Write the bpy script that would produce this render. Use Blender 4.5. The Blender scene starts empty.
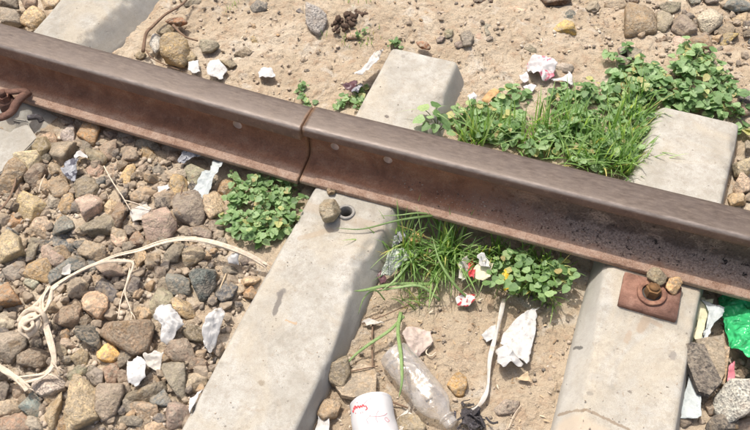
import bpy, bmesh, math, random
import numpy as np
from mathutils import Vector, Matrix

random.seed(7); rng = np.random.default_rng(7)
scene = bpy.context.scene
C = scene.collection

# ------------------------------------------------------------------ camera
CAM = np.array([0.2044, -0.9682, 1.1852]); YAW, PITCH, ROLL, FPX = -0.37653, 0.90335, -0.030634, 813.17
cy_, sy_, cp_, sp_ = math.cos(YAW), math.sin(YAW), math.cos(PITCH), math.sin(PITCH)
FWD = np.array([sy_*cp_, cy_*cp_, -sp_]); RT0 = np.array([cy_, -sy_, 0.]); UP0 = np.cross(RT0, FWD)
RT = math.cos(ROLL)*RT0 + math.sin(ROLL)*UP0; UP = -math.sin(ROLL)*RT0 + math.cos(ROLL)*UP0
cam = bpy.data.cameras.new('camera'); camo = bpy.data.objects.new('camera', cam); C.objects.link(camo)
m = Matrix.Identity(4)
for i in range(3):
    m[i][0], m[i][1], m[i][2], m[i][3] = RT[i], UP[i], -FWD[i], CAM[i]
camo.matrix_world = m
cam.sensor_width = 36; cam.lens = FPX/750*36; cam.clip_start = 0.05; cam.clip_end = 200
scene.camera = camo

# ------------------------------------------------------------------ light
sun_dir = Vector((-0.30, 0.21, 0.93)).normalized()      # towards the sun
sun = bpy.data.lights.new('sun', 'SUN'); sun.energy = 3.3; sun.angle = math.radians(0.6); sun.color = (1, .955, .89)
suno = bpy.data.objects.new('sun', sun); C.objects.link(suno)
suno.rotation_euler = (-sun_dir).to_track_quat('-Z', 'Y').to_euler()
w = bpy.data.worlds.new("World"); scene.world = w; w.use_nodes = True
nt = w.node_tree; sky = nt.nodes.new('ShaderNodeTexSky'); sky.sky_type = 'NISHITA'; sky.sun_disc = False
sky.sun_elevation = math.asin(sun_dir.z); sky.sun_rotation = math.atan2(sun_dir.x, sun_dir.y)
sky.dust_density = 7.0; sky.ozone_density = .4
bg = nt.nodes['Background']; bg.inputs[1].default_value = 0.15
nt.links.new(sky.outputs[0], bg.inputs[0])
scene.view_settings.view_transform = 'Standard'; scene.view_settings.look = 'None'
scene.view_settings.exposure = 0.24; scene.view_settings.gamma = 1

# ------------------------------------------------------------------ helpers
def at(px, py, z=0.0):
    """point of the horizontal plane at height z that a measured spot of the photograph shows"""
    d = FWD + (px-375)/FPX*RT - (py-215)/FPX*UP
    t = (z-CAM[2])/d[2]
    return CAM + t*d

def hsh(i, j, k, s):
    n = (i*374761393 + j*668265263 + k*2147483647*3 + s*1274126177) & 0xffffffff
    n = ((n ^ (n >> 13))*1274126177) & 0xffffffff
    n = ((n ^ (n >> 16))*2246822519) & 0xffffffff
    return ((n ^ (n >> 15)) & 0xffffff)/float(0xffffff)
def vnoise(p, s=0):
    """value noise of an (n,3) array, -1..1"""
    f = np.floor(p).astype(np.int64); t = p-f; t = t*t*(3-2*t)
    r = 0
    for a in (0, 1):
        for b in (0, 1):
            for c in (0, 1):
                wgt = (t[:, 0] if a else 1-t[:, 0])*(t[:, 1] if b else 1-t[:, 1])*(t[:, 2] if c else 1-t[:, 2])
                r = r + wgt*hsh(f[:, 0]+a, f[:, 1]+b, f[:, 2]+c, s)
    return 2*r-1
def fbm(p, o=4, s=0, g=.5):
    r = 0; a = 1.; t = 0
    for i in range(o):
        r = r + a*vnoise(p*(2.03**i)+17.3*i, s+i); t += a; a *= g
    return r/t
def n1(x, y, o=3, s=0):
    return float(fbm(np.array([[x, y, .37]]), o, s)[0])

def sstep(a, b, x):
    t = np.clip((x-a)/(b-a), 0, 1); return t*t*(3-2*t)

def ground_z(x, y):
    x = np.asarray(x, float); y = np.asarray(y, float)
    near = -.037 + (-.035)*sstep(-.26, -.12, x) + .012*sstep(.30, .42, x)
    far = -.050 + .030*sstep(.30, .55, y) + .012*sstep(.42, .55, x)
    k = sstep(-.03, .05, y)
    z = near*(1-k)+far*k
    sh = x.shape; p = np.stack([x.ravel(), y.ravel(), np.full(x.size, .5)], 1)
    return z + (.008*fbm(p*6, 3, 3)).reshape(sh)
def gz(x, y): return float(ground_z(np.array([x]), np.array([y]))[0])

def link(o, parent=None):
    C.objects.link(o)
    if parent is not None: o.parent = parent
    return o
def tag(o, label=None, cat=None, group=None, kind=None):
    if label: o['label'] = label
    if cat: o['category'] = cat
    if group: o['group'] = group
    if kind: o['kind'] = kind
    return o
def empty(name, loc, label, cat, group=None, rz=0):
    o = bpy.data.objects.new(name, None); o.empty_display_size = .02; C.objects.link(o)
    o.location = loc; o.rotation_euler[2] = rz
    return tag(o, label, cat, group)
def mesh_np(name, V, F, mat=None, smooth=True):
    """V (n,3); F list of arrays of equal-size faces, or a list of tuples"""
    me = bpy.data.meshes.new(name)
    if isinstance(F, np.ndarray):
        n, k = F.shape
        me.vertices.add(len(V)); me.vertices.foreach_set('co', np.asarray(V, np.float32).ravel())
        me.loops.add(n*k); me.loops.foreach_set('vertex_index', F.astype(np.int32).ravel())
        me.polygons.add(n); me.polygons.foreach_set('loop_start', np.arange(0, n*k, k, dtype=np.int32))
        me.update(calc_edges=True); me.validate()
    else:
        me.from_pydata([tuple(v) for v in V], [], [tuple(f) for f in F]); me.update()
    if smooth:
        me.polygons.foreach_set('use_smooth', np.ones(len(me.polygons), bool))
    if mat: me.materials.append(mat)
    return me
def obj(name, V, F, mat, parent=None, smooth=True, loc=None):
    o = bpy.data.objects.new(name, mesh_np(name, V, F, mat, smooth))
    if loc is not None: o.location = loc
    return link(o, parent)

def grid_faces(nu, nv, closed_v=False):
    i = np.arange(nu-1)[:, None]; j = np.arange(nv if closed_v else nv-1)[None, :]
    j2 = (j+1) % nv
    return np.stack([(i*nv+j)+0*j2, (i*nv+j2), ((i+1)*nv+j2), ((i+1)*nv+j)+0*j2], -1).reshape(-1, 4)

def catmull(P, n=8):
    P = [np.array(p, float) for p in P]; P = [2*P[0]-P[1]]+P+[2*P[-1]-P[-2]]
    out = []
    for i in range(1, len(P)-2):
        a, b, c, d = P[i-1:i+3]
        for k in range(n):
            t = k/n
            out.append(.5*((2*b)+(-a+c)*t+(2*a-5*b+4*c-d)*t*t+(-a+3*b-3*c+d)*t**3))
    out.append(P[-2]); return np.array(out)
def sweep(path, rw, rh, seg=10, roll=None):
    """tube of elliptical section (half width rw, half thickness rh, scalars or arrays) along path -> V,F"""
    path = np.asarray(path, float); n = len(path)
    rw = np.broadcast_to(rw, n); rh = np.broadcast_to(rh, n)
    roll = np.zeros(n) if roll is None else np.broadcast_to(roll, n)
    T = np.gradient(path, axis=0); T /= np.linalg.norm(T, axis=1)[:, None]+1e-12
    side = np.cross(T, [0, 0, 1.]); ln = np.linalg.norm(side, axis=1)
    for i in range(n):
        if ln[i] < .15: side[i] = side[i-1] if i else np.array([1., 0, 0])
    side -= (side*T).sum(1)[:, None]*T
    side /= np.linalg.norm(side, axis=1)[:, None]+1e-9
    up = np.cross(side, T)
    V = []
    for k in range(seg):
        a = 2*math.pi*k/seg
        c = math.cos(a)*rw; s = math.sin(a)*rh
        cs, sn = np.cos(roll), np.sin(roll)
        V.append(path + (c*cs-s*sn)[:, None]*side + (c*sn+s*cs)[:, None]*up)
    V = np.stack(V, 1).reshape(-1, 3)
    F = [tuple(f) for f in grid_faces(n, seg, True)]
    F.append(tuple(range(seg))[::-1]); F.append(tuple(range((n-1)*seg, n*seg)))
    return V, F
def merge(parts):
    V = []; F = []; o = 0
    for v, f in parts:
        V.extend([tuple(q) for q in v]); F.extend([tuple(int(i)+o for i in g) for g in f]); o += len(v)
    return np.array(V), F

# ------------------------------------------------------------------ materials
def new_mat(name):
    m = bpy.data.materials.new(name); m.use_nodes = True
    nt = m.node_tree; b = nt.nodes['Principled BSDF']; return m, nt, b
def N(nt, t, **kw):
    n = nt.nodes.new(t)
    for k, v in kw.items():
        if k.startswith('_'): setattr(n, k[1:], v)
        else: n.inputs[k.replace('__', ' ')].default_value = v
    return n
def coords(nt, kind='Object'): return nt.nodes.new('ShaderNodeTexCoord').outputs[kind]
def noise(nt, vec, scale, detail=6, rough=.6, dist=0):
    n = N(nt, 'ShaderNodeTexNoise', Scale=scale, Detail=detail, Roughness=rough, Distortion=dist)
    nt.links.new(vec, n.inputs['Vector']); return n.outputs['Fac']
def ramp(nt, fac, stops, interp='LINEAR'):
    r = nt.nodes.new('ShaderNodeValToRGB'); r.color_ramp.interpolation = interp
    e = r.color_ramp.elements
    while len(e) < len(stops): e.new(.5)
    for i, (p, c) in enumerate(stops):
        e[i].position = p; e[i].color = (*c, 1) if len(c) == 3 else c
    nt.links.new(fac, r.inputs[0]); return r.outputs[0]
def gray(nt, fac, a, b): return ramp(nt, fac, [(a, (0, 0, 0)), (b, (1, 1, 1))])
def mix(nt, fac, a, b, blend='MIX'):
    n = nt.nodes.new('ShaderNodeMix'); n.data_type = 'RGBA'; n.blend_type = blend
    for s, v in ((n.inputs[0], fac), (n.inputs[6], a), (n.inputs[7], b)):
        if isinstance(v, (int, float)): s.default_value = v
        elif isinstance(v, tuple): s.default_value = (*v, 1)
        else: nt.links.new(v, s)
    return n.outputs[2]
def mth(nt, op, a, b=0.):
    n = nt.nodes.new('ShaderNodeMath'); n.operation = op
    for s, v in ((n.inputs[0], a), (n.inputs[1], b)):
        if isinstance(v, (int, float)): s.default_value = v
        else: nt.links.new(v, s)
    return n.outputs[0]
def bump(nt, b, h, strength=.5, dist=.002):
    n = N(nt, 'ShaderNodeBump', Strength=strength, Distance=dist); nt.links.new(h, n.inputs['Height'])
    nt.links.new(n.outputs[0], b.inputs['Normal']); return n
def normal_z(nt):
    g = nt.nodes.new('ShaderNodeNewGeometry'); s = nt.nodes.new('ShaderNodeSeparateXYZ')
    nt.links.new(g.outputs['Normal'], s.inputs[0]); return s.outputs[2]

def mat_stone():
    m, nt, b = new_mat('stone'); L = nt.links
    oi = nt.nodes.new('ShaderNodeObjectInfo'); tc = nt.nodes.new('ShaderNodeTexCoord')
    add = nt.nodes.new('ShaderNodeVectorMath'); add.operation = 'ADD'
    mul = nt.nodes.new('ShaderNodeVectorMath'); mul.operation = 'SCALE'; mul.inputs[3].default_value = 1.0
    cmb = nt.nodes.new('ShaderNodeCombineXYZ')
    for i in range(3): L.new(mth(nt, 'MULTIPLY', oi.outputs['Random'], 7.+5*i), cmb.inputs[i])
    L.new(tc.outputs['Object'], add.inputs[0]); L.new(cmb.outputs[0], add.inputs[1]); v = add.outputs[0]
    col = oi.outputs['Color']
    col = mix(nt, 1., col, ramp(nt, mth(nt, 'FRACT', mth(nt, 'MULTIPLY', oi.outputs['Random'], 7.31)), [(0, (.92, .90, .88)), (.45, (1.4, 1.36, 1.28)), (1, (2.1, 2.03, 1.88))]), 'MULTIPLY')
    big = noise(nt, v, 38, 4, .6, .6); mid = noise(nt, v, 160, 5, .65); fine = noise(nt, v, 900, 4, .7)
    c = mix(nt, gray(nt, big, .35, .68), mix(nt, 1., col, (.72, .68, .63), 'MULTIPLY'), mix(nt, 1., col, (1.62, 1.52, 1.38), 'MULTIPLY'))
    alt = mix(nt, oi.outputs['Random'], (.50, .41, .29), (.36, .33, .28))
    c = mix(nt, mth(nt, 'MULTIPLY', gray(nt, noise(nt, v, 62, 5, .65, 1.4), .50, .58), .6), c, alt)
    c = mix(nt, mth(nt, 'MULTIPLY', gray(nt, noise(nt, v, 95, 4, .6, .8), .60, .66), .5), c, (.52, .46, .38))
    # sandy dust caught on faces that look up
    dust = mth(nt, 'MULTIPLY', gray(nt, normal_z(nt), .15, .8), gray(nt, mid, .40, .60))
    c = mix(nt, mth(nt, 'MULTIPLY', dust, .52), c, (.58, .49, .375))
    # mineral specks
    vo = N(nt, 'ShaderNodeTexVoronoi', Scale=420); L.new(v, vo.inputs['Vector'])
    sp = ramp(nt, vo.outputs['Color'], [(.0, (.58, .58, .58)), (.3, (.92, .92, .92)), (.8, (1.06, 1.06, 1.06)), (1, (1.4, 1.38, 1.32))])
    c = mix(nt, .65, c, mix(nt, 1., c, sp, 'MULTIPLY'))
    c = mix(nt, mth(nt, 'MULTIPLY', gray(nt, fine, .4, .6), .35), c, mix(nt, 1., c, (.6, .58, .55), 'MULTIPLY'))
    # iron stain patches
    st = gray(nt, noise(nt, v, 26, 3, .5, 1.2), .60, .70)
    c = mix(nt, mth(nt, 'MULTIPLY', st, .4), c, (.40, .25, .11))
    L.new(c, b.inputs['Base Color']); b.inputs['Roughness'].default_value = .88
    b.inputs['Specular IOR Level'].default_value = .3
    vb = N(nt, 'ShaderNodeTexVoronoi', Scale=190); L.new(v, vb.inputs['Vector'])
    h = mth(nt, 'ADD', mth(nt, 'MULTIPLY', mid, 1.2), mth(nt, 'ADD', mth(nt, 'MULTIPLY', fine, .45), mth(nt, 'MULTIPLY', vb.outputs['Distance'], .35)))
    bump(nt, b, h, 1., .0065)
    return m
def mat_granite():
    m, nt, b = new_mat('speckled_stone'); L = nt.links; v = coords(nt)
    oi = nt.nodes.new('ShaderNodeObjectInfo')
    vo = N(nt, 'ShaderNodeTexVoronoi', Scale=330); L.new(v, vo.inputs['Vector'])
    sp = ramp(nt, vo.outputs['Color'], [(.15, (.45, .45, .46)), (.4, (.85, .85, .85)), (.7, (1.08, 1.08, 1.06)), (.9, (1.4, 1.38, 1.34))])
    c = mix(nt, 1., oi.outputs['Color'], sp, 'MULTIPLY')
    c = mix(nt, mth(nt, 'MULTIPLY', gray(nt, noise(nt, v, 60), .45, .65), .4), c, (.45, .36, .27))
    L.new(c, b.inputs['Base Color']); b.inputs['Roughness'].default_value = .8
    bump(nt, b, mth(nt, 'ADD', vo.outputs['Distance'], noise(nt, v, 300)), .6, .002)
    return m
def mat_sand():
    m, nt, b = new_mat('sandy_soil'); L = nt.links; v = coords(nt)
    a = noise(nt, v, 5, 6, .6, .4); c2 = noise(nt, v, 40, 6, .65, .3); f = noise(nt, v, 420, 5, .7)
    c = ramp(nt, a, [(.3, (.385, .305, .215)), (.5, (.475, .39, .285)), (.7, (.555, .48, .375))])
    c = mix(nt, mth(nt, 'MULTIPLY', gray(nt, c2, .50, .66), .6), c, (.38, .265, .175))
    c = mix(nt, mth(nt, 'MULTIPLY', gray(nt, noise(nt, v, 17, 5, .6, 1.), .56, .68), .55), c, (.56, .52, .45))
    vo = N(nt, 'ShaderNodeTexVoronoi', Scale=520); L.new(v, vo.inputs['Vector'])
    sp = ramp(nt, vo.outputs['Color'], [(.0, (.55, .52, .5)), (.25, (.9, .9, .9)), (.8, (1.05, 1.05, 1.05)), (1, (1.35, 1.33, 1.3))])
    c = mix(nt, .55, c, mix(nt, 1., c, sp, 'MULTIPLY'))
    vo2 = N(nt, 'ShaderNodeTexVoronoi', Scale=120); L.new(v, vo2.inputs['Vector'])
    dk = mth(nt, 'MULTIPLY', ramp(nt, vo2.outputs['Distance'], [(.08, (1, 1, 1)), (.2, (0, 0, 0))]), gray(nt, c2, .48, .60))
    c = mix(nt, mth(nt, 'MULTIPLY', dk, .6), c, (.16, .11, .075))
    L.new(c, b.inputs['Base Color']); b.inputs['Roughness'].default_value = .95; b.inputs['Specular IOR Level'].default_value = .15
    h = mth(nt, 'ADD', mth(nt, 'MULTIPLY', c2, 1.6), mth(nt, 'ADD', mth(nt, 'MULTIPLY', f, .5), mth(nt, 'MULTIPLY', noise(nt, v, 140, 4, .6), 1.)))
    bump(nt, b, h, 1., .0055)
    return m
def mat_concrete(name, tint=(.91, .90, .89), stains=()):
    m, nt, b = new_mat(name); L = nt.links; v = coords(nt)
    a = noise(nt, v, 9, 6, .62, .5); c2 = noise(nt, v, 60, 6, .7); f = noise(nt, v, 700, 4, .7)
    k = lambda r, g, bb: (r*tint[0], g*tint[1], bb*tint[2])
    a2 = noise(nt, v, 32, 6, .7, .6)
    c = ramp(nt, mth(nt, 'ADD', mth(nt, 'MULTIPLY', a, .55), mth(nt, 'MULTIPLY', a2, .45)), [(.36, k(.33, .31, .265)), (.5, k(.43, .415, .37)), (.62, k(.52, .51, .47))])
    c = mix(nt, mth(nt, 'MULTIPLY', gray(nt, c2, .48, .64), .6), c, k(.33, .30, .25))
    c = mix(nt, mth(nt, 'MULTIPLY', gray(nt, noise(nt, v, 5, 7, .62, 1.5), .47, .62), .65), c, k(.47, .42, .33))
    vo = N(nt, 'ShaderNodeTexVoronoi', Scale=70); L.new(v, vo.inputs['Vector'])
    va = N(nt, 'ShaderNodeTexVoronoi', Scale=210); L.new(v, va.inputs['Vector'])
    c = mix(nt, mth(nt, 'MULTIPLY', gray(nt, noise(nt, v, 13, 4, .6, 1.), .46, .60), .35), c, mix(nt, 1., c, ramp(nt, va.outputs['Color'], [(.1, (.70, .68, .66)), (.5, (1, 1, 1)), (.9, (1.2, 1.19, 1.17))]), 'MULTIPLY'))
    vp = N(nt, 'ShaderNodeTexVoronoi', Scale=150); L.new(v, vp.inputs['Vector'])
    c = mix(nt, mth(nt, 'MULTIPLY', mth(nt, 'MULTIPLY', ramp(nt, vp.outputs['Distance'], [(.09, (1, 1, 1)), (.16, (0, 0, 0))]), gray(nt, noise(nt, v, 30, 3), .48, .54)), .6), c, k(.20, .18, .15))
    pits = mth(nt, 'MULTIPLY', ramp(nt, vo.outputs['Distance'], [(.07, (1, 1, 1)), (.14, (0, 0, 0))]), gray(nt, noise(nt, v, 22, 3), .52, .6))
    c = mix(nt, mth(nt, 'MULTIPLY', pits, .75), c, k(.22, .19, .16))
    c = mix(nt, mth(nt, 'MULTIPLY', gray(nt, f, .45, .60), .38), c, k(.25, .235, .20))
    # brown grime scuffs
    g = mth(nt, 'MULTIPLY', gray(nt, noise(nt, v, 14, 8, .75, 2.2), .60, .66), gray(nt, noise(nt, v, 120, 4, .7), .42, .58))
    c = mix(nt, mth(nt, 'MULTIPLY', g, .6), c, k(.30, .23, .16))
    # faces on the flanks blend towards an even grey
    side = ramp(nt, normal_z(nt), [(.55, (1, 1, 1)), (.9, (0, 0, 0))])
    c = mix(nt, mth(nt, 'MULTIPLY', side, .55), c, k(.42, .41, .38))
    sx = nt.nodes.new('ShaderNodeSeparateXYZ'); L.new(v, sx.inputs[0])
    scr = gray(nt, noise(nt, v, 260, 3, .6, 3.), .60, .64); c = mix(nt, mth(nt, 'MULTIPLY', mth(nt, 'MULTIPLY', scr, gray(nt, noise(nt, v, 11, 3), .5, .62)), .4), c, k(.24, .21, .17))
    wx = mth(nt, 'MULTIPLY', mth(nt, 'SUBTRACT', noise(nt, v, 90, 5, .7), .5), .012)
    for (p0, p1, r, col, al) in stains:          # stains and marks with a shape of their own: distance to a segment
        dx, dy = p1[0]-p0[0], p1[1]-p0[1]; ll = dx*dx+dy*dy+1e-9
        ax_ = mth(nt, 'SUBTRACT', sx.outputs[0], float(p0[0])); ay = mth(nt, 'SUBTRACT', sx.outputs[1], float(p0[1]))
        t = mth(nt, 'DIVIDE', mth(nt, 'ADD', mth(nt, 'MULTIPLY', ax_, float(dx)), mth(nt, 'MULTIPLY', ay, float(dy))), float(ll))
        t = mth(nt, 'MINIMUM', mth(nt, 'MAXIMUM', t, 0.), 1.)
        ex = mth(nt, 'SUBTRACT', ax_, mth(nt, 'MULTIPLY', t, float(dx))); ey = mth(nt, 'SUBTRACT', ay, mth(nt, 'MULTIPLY', t, float(dy)))
        d = mth(nt, 'ADD', mth(nt, 'SQRT', mth(nt, 'ADD', mth(nt, 'MULTIPLY', ex, ex), mth(nt, 'MULTIPLY', ey, ey))), wx)
        c = mix(nt, mth(nt, 'MULTIPLY', ramp(nt, mth(nt, 'DIVIDE', d, float(r)*2), [(.38, (1, 1, 1)), (.62, (0, 0, 0))]), al), c, col)
    L.new(c, b.inputs['Base Color']); b.inputs['Roughness'].default_value = .9; b.inputs['Specular IOR Level'].default_value = .25
    h = mth(nt, 'ADD', mth(nt, 'MULTIPLY', c2, .7), mth(nt, 'SUBTRACT', mth(nt, 'MULTIPLY', f, .35), mth(nt, 'MULTIPLY', pits, .8)))
    bump(nt, b, h, .6, .0022)
    return m
def mat_rail(name, dirty, jx):
    m, nt, b = new_mat(name); L = nt.links; v = coords(nt)
    s = nt.nodes.new('ShaderNodeSeparateXYZ'); L.new(v, s.inputs[0]); x, y, z = s.outputs
    mp = nt.nodes.new('ShaderNodeMapping'); mp.inputs['Scale'].default_value = (.28, 1, 1); L.new(v, mp.inputs[0]); vs = mp.outputs[0]
    a = noise(nt, v, 26, 7, .65, .4); f = noise(nt, v, 260, 6, .75); st = noise(nt, vs, 190, 6, .7)
    web = ramp(nt, a, [(.3, (.19, .085, .048)), (.55, (.32, .155, .09)), (.75, (.44, .26, .165))])
    web = mix(nt, mth(nt, 'MULTIPLY', gray(nt, f, .45, .65), .5), web, (.12, .07, .045))
    foot = ramp(nt, noise(nt, v, 40, 7, .7, .4), [(.3, (.21, .115, .07)), (.5, (.36, .235, .165)), (.7, (.46, .345, .265))])
    foot = mix(nt, mth(nt, 'MULTIPLY', gray(nt, f, .5, .62), .55), foot, (.17, .085, .055))
    foot = mix(nt, mth(nt, 'MULTIPLY', gray(nt, noise(nt, v, 700, 2, .5), .58, .66), .6), foot, (.50, .40, .33))
    top = ramp(nt, st, [(.3, (.058, .040, .030)), (.5, (.098, .072, .056)), (.75, (.160, .125, .100))])
    top = mix(nt, mth(nt, 'MULTIPLY', gray(nt, a, .42, .65), .5), top, (.11, .085, .072))
    hs = ramp(nt, a, [(.3, (.13, .078, .06)), (.6, (.19, .118, .09)), (.8, (.27, .17, .13))])
    wob = mth(nt, 'MULTIPLY', mth(nt, 'SUBTRACT', noise(nt, v, 30, 4), .5), .02)
    zz = mth(nt, 'ADD', z, wob)
    nz = normal_z(nt)
    # foot colour below, web colour above
    ya = mth(nt, 'SUBTRACT', mth(nt, 'ABSOLUTE', mth(nt, 'ADD', y, mth(nt, 'MULTIPLY', wob, .8))), .0)
    c = mix(nt, ramp(nt, ya, [(.036 if not dirty else .043, (0, 0, 0)), (.046 if not dirty else .050, (1, 1, 1))]), web, foot)
    if dirty:
        # oily black grime and grit lying in the web corner
        yy = mth(nt, 'ADD', y, mth(nt, 'MULTIPLY', wob, 2.))
        g = ramp(nt, yy, [(-.052+.1, (0, 0, 0)), (-.036+.1, (1, 1, 1))])
        yy2 = mth(nt, 'ADD', yy, .1)
        g = ramp(nt, yy2, [(.046, (0, 0, 0)), (.056, (1, 1, 1))])
        low = ramp(nt, zz, [(.062, (1, 1, 1)), (.08, (.25, .25, .25))])
        xx = ramp(nt, mth(nt, 'ADD', x, mth(nt, 'MULTIPLY', wob, 8.)), [(.0, (0, 0, 0)), (.22, (1, 1, 1))])
        dirt = ramp(nt, f, [(.36, (.12, .088, .072)), (.5, (.30, .225, .18)), (.66, (.46, .37, .31))])
        blk = gray(nt, noise(nt, v, 95, 4, .6), .60, .66)
        dirt = mix(nt, blk, dirt, (.018, .014, .013))
        c = mix(nt, mth(nt, 'MULTIPLY', mth(nt, 'MULTIPLY', g, low), xx), c, dirt)
        oil = mth(nt, 'MULTIPLY', mth(nt, 'MULTIPLY', ramp(nt, zz, [(.024, (0, 0, 0)), (.032, (1, 1, 1)), (.075, (.8, .8, .8)), (.092, (0, 0, 0))]), xx), gray(nt, noise(nt, v, 22, 6, .72, .6), .36, .48))
        c = mix(nt, mth(nt, 'MULTIPLY', oil, .8), c, (.060, .042, .034))
    c = mix(nt, ramp(nt, z, [(.084 if not dirty else .093, (0, 0, 0)), (.087 if not dirty else .096, (1, 1, 1))]), c, hs)
    tp = mth(nt, 'MULTIPLY', ramp(nt, z, [(.100, (0, 0, 0)), (.106, (1, 1, 1))]), ramp(nt, nz, [(.25, (0, 0, 0)), (.6, (1, 1, 1))]))
    c = mix(nt, tp, c, top)
    pt = gray(nt, noise(nt, v, 420, 4, .75), .58, .66); c = mix(nt, mth(nt, 'MULTIPLY', pt, .45), c, (.05, .036, .03))
    fl = gray(nt, noise(nt, v, 75, 6, .75, 1.2), .57, .62); c = mix(nt, mth(nt, 'MULTIPLY', mth(nt, 'MULTIPLY', fl, .4), mth(nt, 'SUBTRACT', 1., tp)), c, (.34, .22, .155))
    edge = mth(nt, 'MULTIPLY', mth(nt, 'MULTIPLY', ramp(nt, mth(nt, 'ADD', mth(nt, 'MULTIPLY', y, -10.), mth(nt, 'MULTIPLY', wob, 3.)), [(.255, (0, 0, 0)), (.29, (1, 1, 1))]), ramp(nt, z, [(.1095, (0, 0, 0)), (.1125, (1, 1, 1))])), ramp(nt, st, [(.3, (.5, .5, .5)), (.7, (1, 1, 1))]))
    c = mix(nt, mth(nt, 'MULTIPLY', edge, .8), c, (.34, .295, .265))        # worn running edge, its highlight painted in as a paler band
    # orange rust bleeding from the joint
    dj = mth(nt, 'ABSOLUTE', mth(nt, 'SUBTRACT', x, jx))
    rj = mth(nt, 'MULTIPLY', ramp(nt, mth(nt, 'ADD', dj, mth(nt, 'MULTIPLY', wob, .6)), [(.0015, (1, 1, 1)), (.0062, (0, 0, 0))]), gray(nt, f, .25, .55))
    c = mix(nt, mth(nt, 'MULTIPLY', rj, .7), c, (.25, .125, .05))
    L.new(c, b.inputs['Base Color'])
    L.new(mth(nt, 'MULTIPLY', tp, .25), b.inputs['Metallic'])
    rough = mix(nt, tp, (.85, .85, .85), ramp(nt, st, [(.3, (.40, .40, .40)), (.7, (.58, .58, .58))]))
    L.new(rough, b.inputs['Roughness'])
    hh = mth(nt, 'MULTIPLY', mth(nt, 'ADD', mth(nt, 'MULTIPLY', a, .8), f), mth(nt, 'SUBTRACT', 1.08, tp))
    bump(nt, b, hh, .7, .0024)
    return m
def mat_rust(name='rusty_iron', c0=(.10, .045, .03), c1=(.24, .12, .08), c2=(.36, .21, .13)):
    m, nt, b = new_mat(name); v = coords(nt)
    a = noise(nt, v, 55, 7, .7, .5); f = noise(nt, v, 500, 4, .7)
    c = ramp(nt, a, [(.3, c0), (.5, c1), (.72, c2)])
    c = mix(nt, mth(nt, 'MULTIPLY', gray(nt, f, .5, .65), .4), c, c0)
    nt.links.new(c, b.inputs['Base Color']); b.inputs['Roughness'].default_value = .85
    bump(nt, b, mth(nt, 'ADD', a, f), .6, .0015); return m
def mat_leaf(name, c0, c1, trans=.3, rough=.5, island=True):
    m, nt, b = new_mat(name); L = nt.links
    if island:
        g = nt.nodes.new('ShaderNodeNewGeometry'); r = g.outputs['Random Per Island']
    else:
        r = nt.nodes.new('ShaderNodeObjectInfo').outputs['Random']
    c = ramp(nt, r, [(0, (c0[0]*.6, c0[1]*.65, c0[2]*.6)), (.3, c0), (.88, c1), (.95, (c1[0]*1.5, c1[1]*1.05, c1[2]*.9)), (1, (.42, .32, .16))])
    c = mix(nt, gray(nt, noise(nt, coords(nt), 260, 4), .4, .65), c, mix(nt, 1., c, (.72, .78, .7), 'MULTIPLY'))
    L.new(c, b.inputs['Base Color']); b.inputs['Roughness'].default_value = rough; b.inputs['Specular IOR Level'].default_value = .35
    t = nt.nodes.new('ShaderNodeBsdfTranslucent'); L.new(mix(nt, 1., c, (1.6, 1.7, .7), 'MULTIPLY'), t.inputs[0])
    ms = nt.nodes.new('ShaderNodeMixShader'); ms.inputs[0].default_value = trans
    L.new(b.outputs[0], ms.inputs[1]); L.new(t.outputs[0], ms.inputs[2])
    L.new(ms.outputs[0], nt.nodes['Material Output'].inputs[0]); return m
def mat_plain(name, col, rough=.7, var=.15, scale=60, bmp=.3, trans=0, spots=None, metal=0, spec=.5, bd=.001):
    m, nt, b = new_mat(name); v = coords(nt); L = nt.links
    a = noise(nt, v, scale, 6, .6, .5)
    d = tuple(max(0, q*(1-var)) for q in col); u = tuple(min(1, q*(1+var*.6)) for q in col)
    c = ramp(nt, a, [(.3, d), (.7, u)])
    if spots:
        for (sc, s0, s1, sm) in spots:
            c = mix(nt, gray(nt, noise(nt, v, sc, 5, .6, .8), s0, s1), c, sm)
    L.new(c, b.inputs['Base Color']); b.inputs['Roughness'].default_value = rough; b.inputs['Metallic'].default_value = metal
    b.inputs['Specular IOR Level'].default_value = spec
    if bmp: bump(nt, b, mth(nt, 'ADD', a, noise(nt, v, scale*6, 3)) if bd < .015 else noise(nt, v, scale, 2, .4, 1.), bmp, bd)
    if trans:
        t = nt.nodes.new('ShaderNodeBsdfTranslucent'); L.new(c, t.inputs[0])
        ms = nt.nodes.new('ShaderNodeMixShader'); ms.inputs[0].default_value = trans
        L.new(b.outputs[0], ms.inputs[1]); L.new(t.outputs[0], ms.inputs[2]); L.new(ms.outputs[0], nt.nodes['Material Output'].inputs[0])
    return m
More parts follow.
